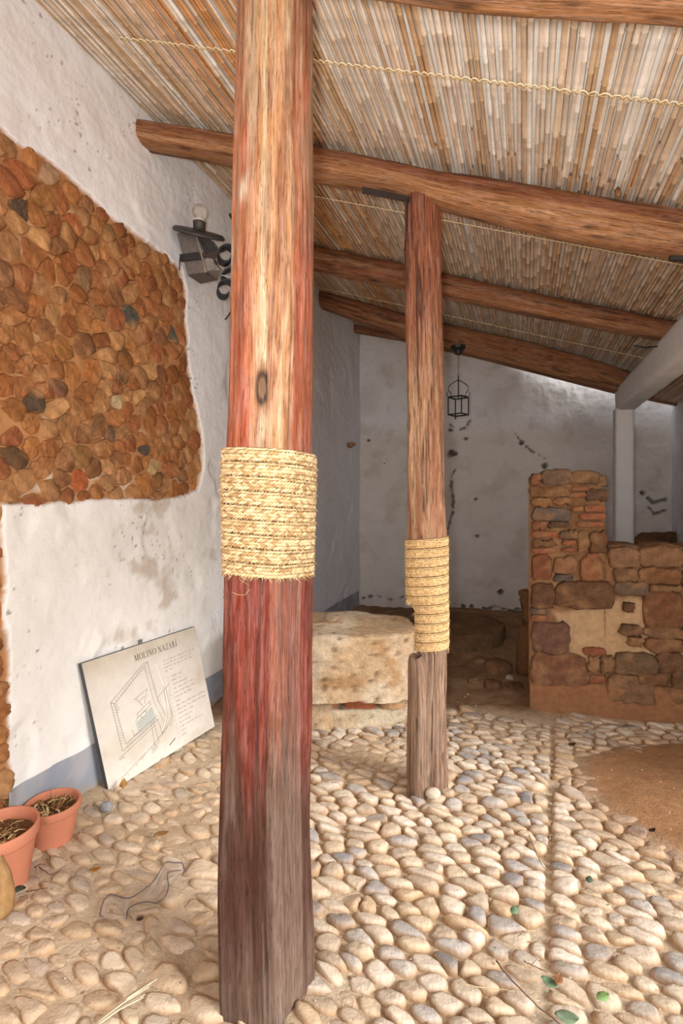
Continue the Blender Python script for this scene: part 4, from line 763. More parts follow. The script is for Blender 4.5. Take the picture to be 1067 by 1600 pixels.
# ------------------------------------------------------------------ broken wall lamp on the left wall
ZL = 3.15; lamp = empty('wall_lamp', tuple(P(360, 430, 3.4))); tag(lamp, 'broken black iron wall lamp with bare round bulb on the left wall', 'lamp'); lminv = Matrix.Translation(-lamp.location)
def Q7(x, y, z=ZL): return P(260+x/7.617, 300+y/7.617, z)
IR = C(44, 45, 50); IG = C(104, 96, 92)
def disc(mb, c, nrm, r, th, col, n=40, dish=.25):
    nrm = np.array(nrm, float); nrm /= np.linalg.norm(nrm); a = np.cross(nrm, (0, 1, .2)); a /= np.linalg.norm(a); b = np.cross(nrm, a); V = []
    for rr, zz in ((.0, dish*.0), (.5, 0), (.92, -.0), (1., -.3*dish), (1., -.3*dish-th/r), (.92, -th/r), (.5, -th/r), (0, -th/r)):
        for k in range(n): q = 2*math.pi*k/n; V.append(np.array(c)+r*rr*(math.cos(q)*a+math.sin(q)*b)+nrm*zz*r)
    Fc = [(i*n+k, i*n+(k+1) % n, (i+1)*n+(k+1) % n, (i+1)*n+k) for i in range(7) for k in range(n)]; mb.add(V, Fc, col)
dc = Q7(385, 462, ZL); dn_ = np.array([.22, -.46, .86])
mb = MB(); disc(mb, dc, dn_, .156, .012, mixc(IR, IG, np.array(.25))); part(mb, 'canopy_disc', m_iron, lamp, lminv, True)
mb = MB(); cb_ = Q7(388, 372, ZL); up_ = np.array([.02, 0, 1.]); mb.tube([cb_-up_*.05, cb_-up_*.0, cb_+up_*.006], [.036, .038, .040], C(70, 62, 58), 20); part(mb, 'bulb_socket', m_iron, lamp, lminv, True)
mb = MB(); mb.tube([cb_+up_*.004, cb_+up_*.022], [.040, .034], (1, 1, 1), 20); part(mb, 'bulb_collar', m_ceram, lamp, lminv, True)
m_glass = bpy.data.materials.new('bulb_glass'); m_glass.use_nodes = True; bb = m_glass.node_tree.nodes['Principled BSDF']; bb.inputs['Transmission Weight'].default_value = .85; bb.inputs['Roughness'].default_value = .08; bb.inputs['IOR'].default_value = 1.3; bb.inputs['Base Color'].default_value = (.95, .93, .88, 1)
bc = cb_+up_*.070; n, m = 24, 14; V = np.array([[math.sin(math.pi*i/(m-1))*math.cos(2*math.pi*k/n), math.sin(math.pi*i/(m-1))*math.sin(2*math.pi*k/n), math.cos(math.pi*i/(m-1))] for i in range(m) for k in range(n)])*.046+bc
o = mk('glass_bulb', V, [(i*n+k, (i+1)*n+k, (i+1)*n+(k+1) % n, i*n+(k+1) % n) for i in range(m-1) for k in range(n)], m_glass, lamp); o.matrix_parent_inverse = lminv
mb = MB(); mb.tube([bc+(-.012, 0, -.045), bc+(-.012, 0, .0), bc+(.012, 0, .0), bc+(.012, 0, -.045)], .0018, C(190, 170, 140), 5); part(mb, 'filament', m_iron, lamp, lminv)
def plate(mb, pts, th, col, zs=None):
    pts = [Q7(x, y, z) for (x, y, z) in pts]; c = np.mean(pts, 0); nn = np.cross(pts[1]-pts[0], pts[2]-pts[0]); nn = nn/np.linalg.norm(nn)*th; n = len(pts)
    V = [p+nn for p in pts]+[p-nn for p in pts]; mb.add(V, [tuple(range(n)), tuple(range(n, 2*n))[::-1]]+[(k, n+k, n+(k+1) % n, (k+1) % n) for k in range(n)], col)
za, zb_ = ZL-.05, ZL+.06
mb = MB(); plate(mb, [(120, 490, za), (320, 465, za-.01), (470, 955, za), (250, 985, za)], .003, IG); part(mb, 'front_plate', m_iron, lamp, lminv)
mb = MB(); plate(mb, [(155, 745, za-.012), (385, 715, za-.02), (405, 800, za-.02), (165, 830, za-.012)], .004, C(34, 32, 32)); mb.tube([Q7(160, 760, za-.02), Q7(152, 830, za-.02), Q7(150, 930, za-.02)], .003, IR, 5); part(mb, 'clamp_band', m_iron, lamp, lminv)
mb = MB(); plate(mb, [(335, 470, za), (440, 540, zb_), (560, 600, zb_), (630, 690, zb_), (590, 790, zb_), (450, 745, za)], .003, C(92, 88, 88)); plate(mb, [(320, 465, za), (345, 470, za), (480, 955, za), (455, 960, za)], .004, C(150, 140, 130)); part(mb, 'side_plate', m_iron, lamp, lminv)
mb = MB(); plate(mb, [(250, 985, za), (470, 955, za), (610, 1040, zb_), (400, 1085, zb_)], .004, C(84, 74, 68)); plate(mb, [(480, 945, za), (640, 930, zb_), (640, 990, zb_), (600, 1050, zb_)], .003, C(120, 112, 106)); part(mb, 'lower_tray', m_iron, lamp, lminv)
mb = MB(); plate(mb, [(425, 835, zb_), (545, 822, zb_), (575, 915, zb_), (480, 945, zb_)], .003, C(176, 166, 154)); mb.ribbon([Q7(x, y, zb_-.02) for x, y in [(415, 760), (470, 750), (530, 765), (575, 810), (590, 870), (640, 915)]], (.01, .06, .0), .005, C(96, 76, 66)); part(mb, 'inner_plate', m_iron, lamp, lminv)
def scroll(cx, cy, r0, r1, a0, a1, z, wv, n=34):
    return [Q7(cx+(r0+(r1-r0)*i/(n-1))*math.cos(a0+(a1-a0)*i/(n-1)), cy+(r0+(r1-r0)*i/(n-1))*math.sin(a0+(a1-a0)*i/(n-1))*1.05, z) for i in range(n)]
for (cx, cy, r0, r1, a0, a1) in ((705, 770, 60, 120, 0, 5.6), (690, 1180, 55, 130, .6, 6.6)):
    mb = MB(); mb.ribbon(scroll(cx, cy, r0, r1, a0, a1, ZL+.12, 0), (-.02, .055, -.012), .007, C(40, 44, 50)); part(mb, 'scroll', m_iron, lamp, lminv, True)
mb = MB(); mb.ribbon([Q7(x, y, ZL+.17) for x, y in [(790, 720), (830, 790), (835, 880), (760, 920), (690, 950), (650, 1010), (700, 1060), (820, 1120), (870, 1230), (860, 1330)]], (-.02, .07, 0), .010, C(38, 42, 50)); mb.ribbon([Q7(x, y, ZL+.2) for x, y in [(640, 690), (700, 660), (760, 700), (840, 760), (900, 900)]], (0, .06, 0), .008, C(44, 46, 52)); part(mb, 'bracket_arm', m_iron, lamp, lminv, True)
sp_ = [(745, 258, 3.55), (790, 340, 3.62), (835, 440, 3.68), (880, 600, 3.72), (895, 850, 3.74), (890, 1150, 3.74), (860, 1290, 3.70), (800, 1370, 3.62), (700, 1515, 3.55)]
mb = MB(); mb.ribbon([Q7(*q) for q in sp_], (-.012, .018, 0), .008, C(50, 44, 42)); part(mb, 'wall_bar', m_iron, lamp, lminv, True)
mb = MB(); wv_ = [Q7(x, y, ZL+.1) for x, y in [(530, 988), (600, 995), (660, 990), (720, 1005), (820, 1025), (900, 1010)]]; mb.tube(wv_, .0035, C(190, 205, 225), 6); part(mb, 'electric_wire', m_cord, lamp, lminv, True)

# ------------------------------------------------------------------ information board leaning on the wall
BL, BRr, TL, TR = floorpt(170, 1240)+(0, 0, .006), P(335, 1135, 3.27), P(127, 1037, 2.50), P(304, 979, 3.36)
sgn = empty('information_board', tuple((BL+BRr)/2)); tag(sgn, 'cream information board with a mill drawing leaning against the left wall', 'sign'); sinv = Matrix.Translation(-sgn.location)
def B(u, v, o=0.0):
    """u right, v down, both 0..1 on the board's face; o out of the face"""
    p = (TL*(1-u)+TR*u)*(1-v)+(BL*(1-u)+BRr*u)*v; return p+FN*o
FN = np.cross(TR-TL, BL-TL); FN /= np.linalg.norm(FN)
if FN[0] < 0: FN = -FN
V = []
nu = nv = 24
for i in range(nu+1):
    for j in range(nv+1): V.append(B(i/nu, j/nv, -.0004))
V = np.array(V); pq = np.array([(i/nu, j/nv, 0) for i in range(nu+1) for j in range(nv+1)]); cbd = mixc(C(222, 214, 203), C(208, 198, 184), sm(fbm(pq, 4, 4, 120), -.1, .5)); cbd = mixc(cbd, C(196, 182, 158), sm(.25-pq[:, 1], 0, .25)*.5)
Fc = gridf(nu+1, nv+1); o = mk('board_face', V, Fc, m_board, sgn, True, cbd); o.matrix_parent_inverse = sinv
mb = MB(); K = [B(0, 0, -.001), B(1, 0, -.001), B(1, 1, -.001), B(0, 1, -.001)]; K2 = [B(0, 0, -.022), B(1, 0, -.022), B(1, 1, -.022), B(0, 1, -.022)]
mb.add(K+K2, [(7, 6, 5, 4), (0, 1, 5, 4), (1, 2, 6, 5), (2, 3, 7, 6), (3, 0, 4, 7)], C(74, 76, 78)); part(mb, 'board_edge', m_board, sgn, sinv)
BW, BH = .90, .66                                       # size of the face in metres, for line widths
def line(mb, p, w_, col=C(70, 70, 70), o=.0006):
    p = np.array(p, float); q_ = [p[0]]
    for a, b in zip(p[:-1], p[1:]):
        n_ = max(1, int(np.hypot(*(b-a))/.03)); q_ += [a+(b-a)*(i+1)/n_ for i in range(n_)]
    p = np.array(q_)
    for a, b in zip(p[:-1], p[1:]):
        d = (b-a)*(BW, BH); L_ = np.hypot(*d)
        if L_ < 1e-6: continue
        nx = np.array([-d[1], d[0]])/L_*w_/2/np.array([BW, BH]); ex = d/L_*w_*.3/np.array([BW, BH]); mb.add([B(*(a-ex+nx), o), B(*(b+ex+nx), o), B(*(b+ex-nx), o), B(*(a-ex-nx), o)], [(0, 1, 2, 3)], col)
def bez(pts, n=16): pts = np.array(pts, float); t = np.linspace(0, 1, n)[:, None]; return (1-t)**3*pts[0]+3*(1-t)**2*t*pts[1]+3*(1-t)*t*t*pts[2]+t**3*pts[3]
# serif capitals: strokes (thick flag, points) in a unit cell x 0..w, y 0..1 (down)
def circ(cx, cy, rx, ry, n=20): return [(cx+rx*math.cos(q), cy+ry*math.sin(q)) for q in np.linspace(0, 2*math.pi, n)]
G = {'M': (.95, [(0, [(.14, 0), (.12, 1)]), (1, [(.14, 0), (.46, .95)]), (0, [(.46, .95), (.80, 0)]), (1, [(.80, 0), (.83, 1)]), (0, [(.02, 1), (.24, 1)]), (0, [(.70, 1), (.95, 1)]), (0, [(.03, 0), (.17, 0)]), (0, [(.78, 0), (.92, 0)])]),
     'O': (.82, [(0, circ(.41, .5, .34, .5)), (1, bez([(.10, .85), (.02, .6), (.02, .4), (.10, .15)])), (1, bez([(.72, .85), (.80, .6), (.80, .4), (.72, .15)]))]),
     'L': (.62, [(1, [(.16, 0), (.16, 1)]), (0, [(.04, 0), (.30, 0)]), (0, [(.04, 1), (.56, 1)]), (0, [(.56, 1), (.58, .78)])]),
     'I': (.36, [(1, [(.18, 0), (.18, 1)]), (0, [(.05, 0), (.31, 0)]), (0, [(.05, 1), (.31, 1)])]),
     'N': (.82, [(0, [(.14, 0), (.14, 1)]), (1, [(.14, 0), (.68, 1)]), (0, [(.68, 1), (.68, 0)]), (0, [(.02, 0), (.18, 0)]), (0, [(.56, 0), (.80, 0)]), (0, [(.03, 1), (.26, 1)])]),
     'A': (.78, [(0, [(.10, 1), (.37, 0)]), (1, [(.37, 0), (.66, 1)]), (0, [(.19, .66), (.55, .66)]), (0, [(.0, 1), (.20, 1)]), (0, [(.54, 1), (.77, 1)])]),
     'Z': (.70, [(0, [(.10, .2), (.12, 0), (.60, 0)]), (1, [(.60, 0), (.08, 1)]), (0, [(.08, 1), (.62, 1), (.64, .78)])]),
     'R': (.76, [(1, [(.16, 0), (.16, 1)]), (0, [(.04, 0), (.16, 0)]), (1, bez([(.16, 0), (.64, -.02), (.62, .52), (.16, .5)])), (1, [(.36, .5), (.66, 1)]), (0, [(.04, 1), (.28, 1)]), (0, [(.62, 1), (.76, 1)])]),
     'Í': (.36, [(1, [(.18, 0), (.18, 1)]), (0, [(.05, 0), (.31, 0)]), (0, [(.05, 1), (.31, 1)]), (1, [(.16, -.16), (.28, -.32)])])}
def drawtext(mb, txt, u0, v0, size, adv=1.0):
    x = u0
    for ch in txt:
        if ch == ' ': x += size*.42/BW; continue
        w_, strokes = G[ch]
        for thick, pts in strokes: line(mb, [(x+px*size*adv/BW, v0+py*size/BH) for px, py in pts], size*(.11 if thick else .045), C(66, 64, 62))
        x += (w_+.16)*size*adv/BW
    return x
mb = MB(); xt = drawtext(mb, 'MOLINO', .375, .070, .034, .98); part(mb, 'title_word', m_ink, sgn, sinv)
mb = MB(); drawtext(mb, ' NAZARÍ', xt, .070, .034, .98); part(mb, 'title_word', m_ink, sgn, sinv)
# small print: rows of tiny word marks (too small to read in the photograph)
mb = MB(); r9 = random.Random(4)
def smallrow(u0, u1, v, words_):
    x = u0
    for k in range(words_):
        L_ = (u1-u0)/words_*r9.uniform(.6, 1.25)
        if x+L_*.8 > u1+.03: break
        e = x+L_*.82
        while x < e:
            hgt = r9.choice([.5, .5, .5, .8, .95]); sz = .0105/BH; line(mb, [(x, v+sz*(1-hgt)), (x, v+sz)], .0011, C(120, 118, 112)); 
            if r9.random() < .6: line(mb, [(x, v+sz*(r9.choice([.5, 1.0]))), (x+.004, v+sz*r9.choice([.5, 1.0]))], .0009, C(130, 128, 122))
            x += r9.uniform(.0045, .0075)
        x += .010
for k, (u1, wn) in enumerate([(.965, 9), (.90, 8), (.90, 8), (.70, 2)]): smallrow(.61+.002*k, u1, .195+.032*k, wn)
lst = [(.13, 2), (.11, 2), (.17, 2), (.26, 4), (.27, 4), (.21, 4), (.05, 1), (.33, 6), (.36, 6), (.20, 3), (.19, 3), (.13, 3), (.31, 5), (.07, 1), (.09, 1)]
for k, (L_, wn) in enumerate(lst):
    v = .355+.0385*k; line(mb, [(.625, v+.004), (.625, v+.017)], .0016, C(120, 118, 112)); smallrow(.66, .66+L_*.9, v, wn)
smallrow(.115, .18, .80, 1); tag(part(mb, 'small_print', m_ink, sgn, sinv), kind='stuff')
# section drawing of the mill
mb = MB(); gc = C(96, 98, 98); W1_ = .0018
def dl(*p, w_=W1_, c=gc): line(mb, p, w_, c)
roofA, roofB, fl0, fl1 = (.135, .36), (.46, .19), (.155, .70), (.475, .62)
dl((.135, .36), (.45, .16), (.475, .165), (.16, .385), (.135, .36)); dl((.135, .36), (.15, .76)); dl((.16, .385), (.185, .72))
for k in range(16): t = k/16; a = np.array((.15, .355))+t*np.array((.31, -.19)); dl(a, a+(.012, .03), w_=.001)
for k in range(14): t = k/14; a = np.array((.137, .39))+t*np.array((.014, .33)); dl(a, a+(.026, .02), w_=.001)
dl((.475, .165), (.50, .50), (.545, .67)); dl((.44, .20), (.47, .53), (.52, .71))
for k in range(17): t = k/17; a = np.array((.442, .22))+t*np.array((.07, .44)); dl(a, a+(.036, -.025), w_=.001)
dl((.15, .76), (.475, .665)); dl((.185, .72), (.475, .63))
for k in range(16): t = k/16; a = np.array((.19, .725))+t*np.array((.28, -.085)); dl(a, a+(.004, .035), w_=.001)
dl((.31, .42), (.43, .38)); dl((.325, .42), (.37, .50)); dl((.43, .38), (.385, .49)); dl((.345, .45), (.40, .43)); dl((.31, .54), (.43, .49), (.435, .52), (.315, .57), (.31, .54)); dl((.29, .59), (.30, .68)); dl((.29, .59), (.315, .565)); dl((.25, .64), (.26, .70), (.32, .68)); dl((.34, .56), (.385, .545), (.385, .575), (.345, .59), (.34, .56)); dl((.41, .66), (.405, .86)); dl((.43, .655), (.445, .86)); dl((.465, .66), (.49, .80))
dl(*bez([(.575, .42), (.56, .60), (.60, .66), (.48, .80)]), w_=.0025); dl((.505, .49), (.63, .42)); dl((.59, .44), (.60, .70)); dl((.12, .80), (.45, .70), w_=.0016); dl((.10, .955), (.36, .86), (.60, .74), w_=.0014); dl((.60, .74), (.61, .50), w_=.0012)
for k in range(16): t = k/16; a = np.array((.49, .80))+t*np.array((.11, -.09)); dl(a, a+(.007, -.018*(k % 2)), w_=.0012)
for k in range(4): dl((.37, .87+.012*k), (.43, .845+.012*k), w_=.0014)
for k in range(70):
    a = np.array((r9.uniform(.12, .62), 0)); a[1] = .955-(a[0]-.10)*.43+r9.uniform(.005, .03); dl(a, a+(.003, .001), w_=.0018, c=C(130, 124, 112))
for k in range(4): dl((.165, .40+.02*k), (.18+.006*(k % 3), .395+.02*k), w_=.002)
part(mb, 'mill_drawing', m_ink, sgn, sinv); mb = MB(); dl((.53, .925), (.59, .895), w_=.005, c=C(60, 60, 60)); part(mb, 'scale_bar', m_ink, sgn, sinv)
mb = MB(); mb.add([B(.30, .60, .0004), B(.44, .54, .0004), B(.46, .655, .0004), B(.31, .70, .0004)], [(0, 1, 2, 3)], C(186, 188, 180)); mb.add([B(.345, .563, .0005), B(.383, .55, .0005), B(.383, .575, .0005), B(.348, .587, .0005)], [(0, 1, 2, 3)], C(226, 222, 210)); line(mb, bez([(.545, .22), (.58, .45), (.62, .62), (.49, .78)]), .008, C(238, 234, 226), .0005); part(mb, 'drawing_tint', m_ink, sgn, sinv)
mb = MB(); c = B(.46, -.012, -.010); mb.box(c, (.008, .008, 0), (-.003, .006, 0), (0, 0, .016), C(110, 108, 104)); part(mb, 'hanging_lug', m_iron, sgn, sinv)

# ------------------------------------------------------------------ plant pots
def lathe(mb, prof, cen, col, n=48):
    V = [(cen[0]+r*math.cos(2*math.pi*k/n), cen[1]+r*math.sin(2*math.pi*k/n), cen[2]+z) for r, z in prof for k in range(n)]; m = len(prof)
    mb.add(V, [(i*n+k, i*n+(k+1) % n, (i+1)*n+(k+1) % n, (i+1)*n+k) for i in range(m-1) for k in range(n)], col)
def pot(cx, cy, R, H, label, soil, seed):
    e = empty('flower_pot', (cx, cy, 0)); tag(e, label, 'pot', 'terracotta pots by the left wall'); rb = R*.72; mb = MB(); cl = C(206, 134, 104)
    prof = [(0, .004), (rb*.9, .004), (rb, .0), (rb*1.02, .01)]+[(rb+(R*.93-rb)*t, .01+(H*.78-.01)*t) for t in np.linspace(.1, 1, 8)]+[(R*.935, H*.79), (R*.985, H*.80), (R, H*.82), (R*1.0, H*.97), (R*.985, H), (R*.93, H), (R*.915, H*.985), (R*.88, H*.80), (R*.84, H*.6), (0, H*.6)]
    lathe(mb, prof, (0, 0, 0), cl); mb.build('pot_body', m_clay, e)
    mb = MB(); n = 30; V = []; rs = np.linspace(0, R*.855, 8)
    for r in rs:
        for k in range(n): q = 2*math.pi*k/n; V.append((r*math.cos(q), r*math.sin(q), H*soil+.010*float(fbm(np.array([r*math.cos(q), r*math.sin(q), seed]), 30, 3, seed))))
    mb.add(V, [(i*n+k, i*n+(k+1) % n, (i+1)*n+(k+1) % n, (i+1)*n+k) for i in range(7) for k in range(n)], C(120, 88, 60)); mb.build('soil', m_earth, e)
    mb = MB(); rr = random.Random(seed)
    for k in range(60):
        r = R*.7*math.sqrt(rr.random()); q = rr.uniform(0, 6.28); c = np.array([r*math.cos(q), r*math.sin(q), H*soil+rr.uniform(.004, .022)]); d = np.array([rr.gauss(0, 1), rr.gauss(0, 1), rr.gauss(0, .45)]); d = d/np.linalg.norm(d)*rr.uniform(.012, .035); cl2 = C(*rr.choice([(196, 164, 112), (150, 112, 70), (214, 190, 140), (110, 80, 52)]))
        if rr.random() < .5: mb.tube([c-d, c+(0, 0, .006), c+d], [.001, .0018, .0008], cl2, 4)
        else: mb.ribbon([c-d, c-d*.3+(0, 0, .006), c+d*.3+(0, 0, .004), c+d], np.cross(d, (0, 0, 1))*.5, .0008, cl2)
    tag(mb.build('dry_stems', m_dry, e), kind='stuff'); return e
pa = pot(-1.262, 2.235, .113, .165, 'smaller terracotta pot nearer the sign, holding dry stems', .80, 5)
pb_ = pot(-1.315, 1.975, .132, .228, 'larger terracotta pot cut by the left edge of the photo', .80, 8)
mb = MB(); mb.tube([P(x, y, 2.10)-np.array([-1.262, 2.235, 0]) for x, y in [(63, 1268), (67, 1274), (69, 1281), (72, 1288)]], [.002, .002, .003, .005], C(176, 132, 88), 6); mb.build('hanging_sprig', m_dry, pa)
# big dry leaf propped against the larger pot
V = []; n, m = 12, 16; Zf = 1.80
edL = [(0, 1308), (-22, 1330), (-30, 1360), (-26, 1390), (-6, 1404)]; edR = [(2, 1305), (16, 1330), (23, 1362), (20, 1390), (4, 1405)]
def ip(pts, t): a = np.array(pts, float); x = np.linspace(0, 1, len(a)); return np.interp(t, x, a[:, 0]), np.interp(t, x, a[:, 1])
base_lf = floorpt(-6, 1430)
for i in range(m):
    t = i/(m-1); l, r = ip(edL, t), ip(edR, t); dz_ = 1.87*(1-t)+1.80*t if False else 1.79+.02*(1-t)
    for j in range(n):
        f = j/(n-1); x = l[0]*(1-f)+r[0]*f; y = l[1]*(1-f)+r[1]*f; p = P(x, y+(28 if t > .9 else 0)*0, dz_-.035*math.sin(f*math.pi)); V.append(p)
V = np.array(V); V[:, 2] -= V[:, 2].min()-.02; V[:, 2] *= 1.0
Fc = [(i*n+j, i*n+j+1, (i+1)*n+j+1, (i+1)*n+j) for i in range(m-1) for j in range(n-1)]; cl_ = mixc(C(192, 158, 112), C(160, 122, 78), sm(fbm(V*np.array([4, 1, .4]), 14, 3, 7), -.2, .3))
o = mk('dry_leaf', V, Fc, m_dry, None, True, cl_); md = o.modifiers.new('thick', 'SOLIDIFY'); md.thickness = .003; tag(o, 'large tan dry leaf leaning on the larger pot at the left edge', 'leaf')
# ------------------------------------------------------------------ litter on the floor
def flp(x, y, z=.02): p = floorpt(x, y); return np.array([p[0], p[1], z])
def ontop(x, y, z): # a point at height z that shows at pixel (x, y)
    Z = (CH-z)*FP/(y-HY); return np.array([(x-CX)/FP*Z, Z, z])
def N6(x, y): return x/2.667, 950+y/2.667
mb = MB()
for path in ([(415, 1285), (420, 1250), (432, 1215), (455, 1190), (500, 1205), (540, 1212), (590, 1180), (640, 1140), (665, 1095), (690, 1055), (730, 1062), (760, 1060), (768, 1098)], [(410, 1280), (430, 1288)], [(525, 1300), (530, 1255), (560, 1235), (610, 1222), (655, 1232), (690, 1200), (702, 1160), (695, 1120), (700, 1098), (760, 1092)]):
    pp = np.array([ontop(*N6(*q), .030+.006*math.sin(q[0]*.13)) for q in path]); x = np.linspace(0, 1, len(pp)); t = np.linspace(0, 1, len(pp)*6); pc = np.stack([np.interp(t, x, pp[:, i]) for i in range(3)], -1)
    k5 = np.ones(5)/5; pc = np.stack([np.convolve(np.pad(pc[:, i], 2, 'edge'), k5, 'valid') for i in range(3)], -1); mb.tube(pc, .0022, C(112, 100, 98), 6)
tw = mb.build('edge_cord', m_cord)
net = empty('torn_netting', tuple(ontop(*N6(600, 1180), .02))); tag(net, 'torn scrap of pale netting edged with grey cord on the cobbles', 'netting'); tw.parent = net; tw.matrix_parent_inverse = Matrix.Translation(-net.location)
m_net = bpy.data.materials.new('pale_film'); m_net.use_nodes = True; nb2 = m_net.node_tree.nodes['Principled BSDF']; nb2.inputs['Base Color'].default_value = (*C(205, 190, 172), 1); nb2.inputs['Alpha'].default_value = .45; nb2.inputs['Roughness'].default_value = .5
for poly in ([(690, 1055), (765, 1060), (768, 1095), (705, 1150), (690, 1200), (640, 1230), (560, 1240), (600, 1180), (650, 1120)], [(540, 1212), (455, 1190), (430, 1220), (415, 1285), (470, 1295), (525, 1290), (530, 1250)]):
    pp = np.array([ontop(*N6(*q), .024) for q in poly]); c = pp.mean(0); V = [c+(0, 0, .006)]
    for f in (.35, .7, 1.): V += [c+(p-c)*f+(0, 0, .004*math.sin(i*2.1+f*9)) for i, p in enumerate(pp)]
    n = len(pp); Fc = [(0, 1+k, 1+(k+1) % n) for k in range(n)]+[(1+r*n+k, 1+(r+1)*n+k, 1+(r+1)*n+(k+1) % n, 1+r*n+(k+1) % n) for r in range(2) for k in range(n)]
    o = mk('mesh_sheet', V, Fc, m_net, net, False, C(200, 190, 175)); o.matrix_parent_inverse = Matrix.Translation(-net.location)
def strip(name, a, b, w_, col, label, cat, n=1, z=.03, parent=None, spread=.012):
    mb = MB(); A, Bp = ontop(*a, z), ontop(*b, z+.004)
    for k in range(n):
        off_ = np.array([rng.normal(0, spread), rng.normal(0, spread), k*.0015]); mid = (A+Bp)/2+off_*.6+(0, 0, .006); mb.ribbon([A+off_*.3, mid, Bp+off_], np.cross(Bp-A, (0, 0, 1))/np.linalg.norm(Bp-A)*w_, .0015, col*rng.uniform(.92, 1.05))
    return tag(mb.build(name, m_dry), label, cat)
strip('split_reeds', (150, 1600), (232, 1544), .006, C(232, 216, 186), 'bundle of pale split reed strips at the bottom left', 'reed', 7)
def twig(path, r, col, label, z=.035, name='twig', side_=()):
    pp = np.array([ontop(*q, z+.003*math.sin(i*2)) for i, q in enumerate(path)]); mb = MB(); t = np.linspace(0, 1, 24); x = np.linspace(0, 1, len(pp)); pc = np.stack([np.interp(t, x, pp[:, i]) for i in range(3)], -1); pc = pc+np.stack([.001*np.sin(t*31), .001*np.cos(t*23), 0*t], -1); mb.tube(pc, np.linspace(r, r*.5, 24), col, 5)
    for (i, dx, dy) in side_: a = pc[i]; mb.tube([a, a+np.array([dx, dy, .004])], [r*.7, r*.3], col, 4)
    return tag(mb.build(name, m_dry), label, 'twig')
twig([(775, 1502), (790, 1522), (812, 1545), (842, 1575), (880, 1604)], .0028, C(112, 88, 70), 'long dark twig running off the bottom edge right of centre')
twig([(826, 1306), (838, 1335), (846, 1352), (856, 1362)], .0022, C(128, 98, 74), 'short brown twig lying across the cobbles right of the round post')
twig([(715, 1536), (740, 1541), (770, 1545), (802, 1548)], .0022, C(200, 176, 140), 'pale straw stalk left of the long dark twig')
twig([(818, 1502), (835, 1510), (855, 1520)], .0022, C(150, 116, 84), 'forked twig above the long dark twig', side_=((8, .03, .02), (14, .03, -.02)))
twig([(40, 1298+95), (60, 1390), (75, 1387)], .002, C(90, 78, 60), 'thin dark stalk on the earth beside the larger pot', .02)
twig([(60, 1355), (80, 1368), (97, 1358)], .0022, C(120, 92, 66), 'thin bent twig in front of the smaller pot', .02)
def leaf(px, py, L_, ang, col, label, z=.033, mat=None, curl=.25, cat='leaf'):
    c = ontop(px, py, z); mb = MB(); d = np.array([math.cos(ang), math.sin(ang), 0]); s_v = np.array([-d[1], d[0], 0]); V = []; n = 8
    for i in range(n):
        t = i/(n-1); w_ = L_*.32*math.sin(math.pi*min(1, t*.95+.03))**.8
        for j in (-1, 0, 1): V.append(d*(t-.5)*L_+s_v*j*w_+np.array([0, 0, curl*L_*((t-.5)**2+.5*(j*j)*.5)+.001]))
    Fc = [(i*3+j, i*3+j+1, (i+1)*3+j+1, (i+1)*3+j) for i in range(n-1) for j in (0, 1)]; o = mk('leaf', V, Fc, mat or m_leaf, None, True, col); o.location = c; md = o.modifiers.new('t', 'SOLIDIFY'); md.thickness = .0012; tag(o, label, cat); return o
GR = C(120, 152, 118)
leaf(803, 1424, .045, .9, GR, 'small green leaf between cobbles, farthest back of the green leaves')
leaf(858, 1537, .05, 2.4, GR, 'green leaf just above the long dark twig')
leaf(941, 1559, .045, .4, C(136, 170, 104), 'light green leaf, rightmost of the green leaves')
leaf(885, 1592, .065, -.2, C(128, 148, 120), 'broad green leaf at the very bottom edge')
leaf(920, 1376, .04, 1.0, C(86, 104, 84), 'dark green leaf tucked between pale cobbles at middle right')
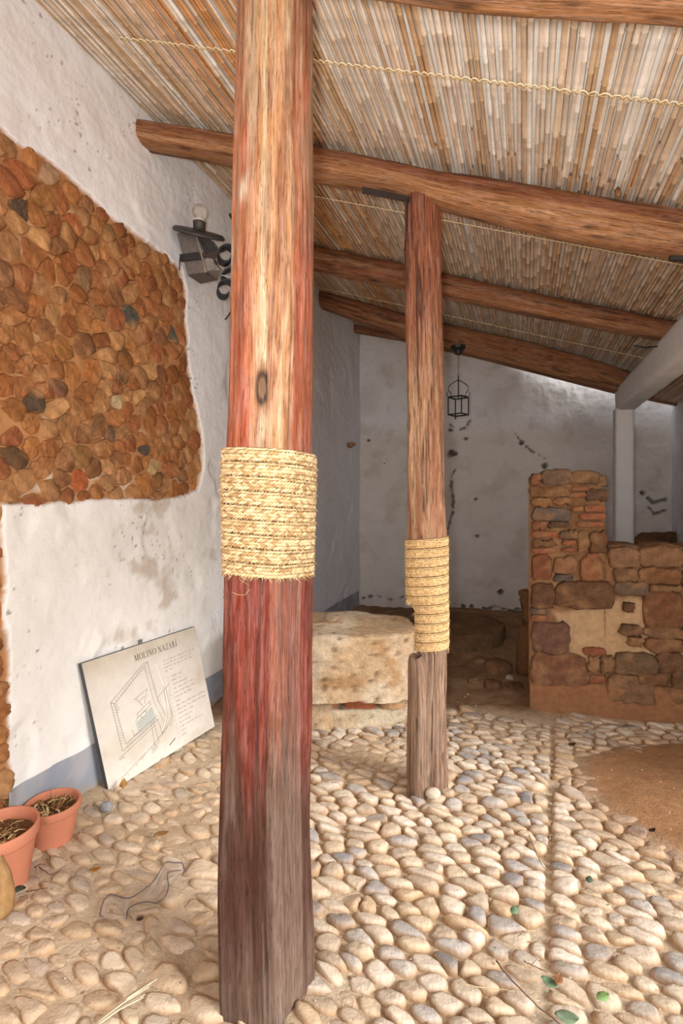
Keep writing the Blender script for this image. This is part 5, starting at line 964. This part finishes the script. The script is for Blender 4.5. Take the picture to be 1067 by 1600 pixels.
leaf(28, 1391, .055, .1, C(72, 92, 80), 'dark green leaf on the earth beside the larger pot', .02)
leaf(192, 1232, .06, 1.9, C(176, 128, 70), 'curled brown leaf at the lower corner of the board', .035, m_dry, 1.2)
leaf(252, 1306, .06, .3, C(166, 128, 84), 'flat brown leaf lying on the cobbles below the board', .03, m_dry, .5)
leaf(148, 1362, .04, .3, C(186, 132, 66), 'small orange-brown leaf left of the torn netting', .025, m_dry, .7)
leaf(1018, 1300, .035, .3, C(60, 44, 32), 'dark dry leaf at the edge of the bare earth', .03, m_dry, .8)
leaf(893, 1166, .05, .3, C(90, 60, 36), 'brown dry leaf at the foot of the low wall', .03, m_dry, .8)
leaf(872, 1536, .04, .9, C(168, 120, 84), 'small brown leaf touching a green one by the twig', .036, m_dry, .8)
# spiky seed head
mb = MB(); c = ontop(218, 1437, .028)
for k in range(12): q = k*math.pi/6; mb.tube([c, c+np.array([math.cos(q)*.016, math.sin(q)*.016, .008])], [.003, .0008], C(84, 62, 46), 4)
tag(mb.build('seed_head', m_dry), 'dark spiky seed head on the earth below the torn netting', 'seed')
# cable at the far right where the middle beam meets the lintel
mb = MB(); pts = [P(x, y, 3.45) for x, y in [(1075, 508), (1062, 522), (1048, 536), (1030, 541), (1008, 543), (990, 540)]]; mb.tube(pts, .006, C(34, 32, 34), 8); tag(mb.build('power_cable', m_iron), 'black cable drooping between the middle beam and the white lintel', 'cable')
# iron spike under the reddish beam at the right edge and a stub on the ceiling
mb = MB(); a = P(1058, 404, 2.2); mb.box(a, (.03, -.006, -.004), (.002, .01, 0), (0, 0, .010), C(44, 38, 36)); tag(mb.build('iron_cramp', m_iron, smooth=False), 'small black iron cramp under the reddish beam at the right edge', 'hardware')
q = roofray(963, 300); mb = MB(); zz = float(roofh(*q)); mb.tube([(q[0], q[1], zz), (q[0]-.003, q[1]-.02, zz-.035), (q[0]-.004, q[1]-.025, zz-.045)], [.012, .013, .008], C(140, 100, 70), 9); tag(mb.build('wooden_peg', m_dry), 'small brown wooden peg poking through the reeds above the reddish beam', 'peg')
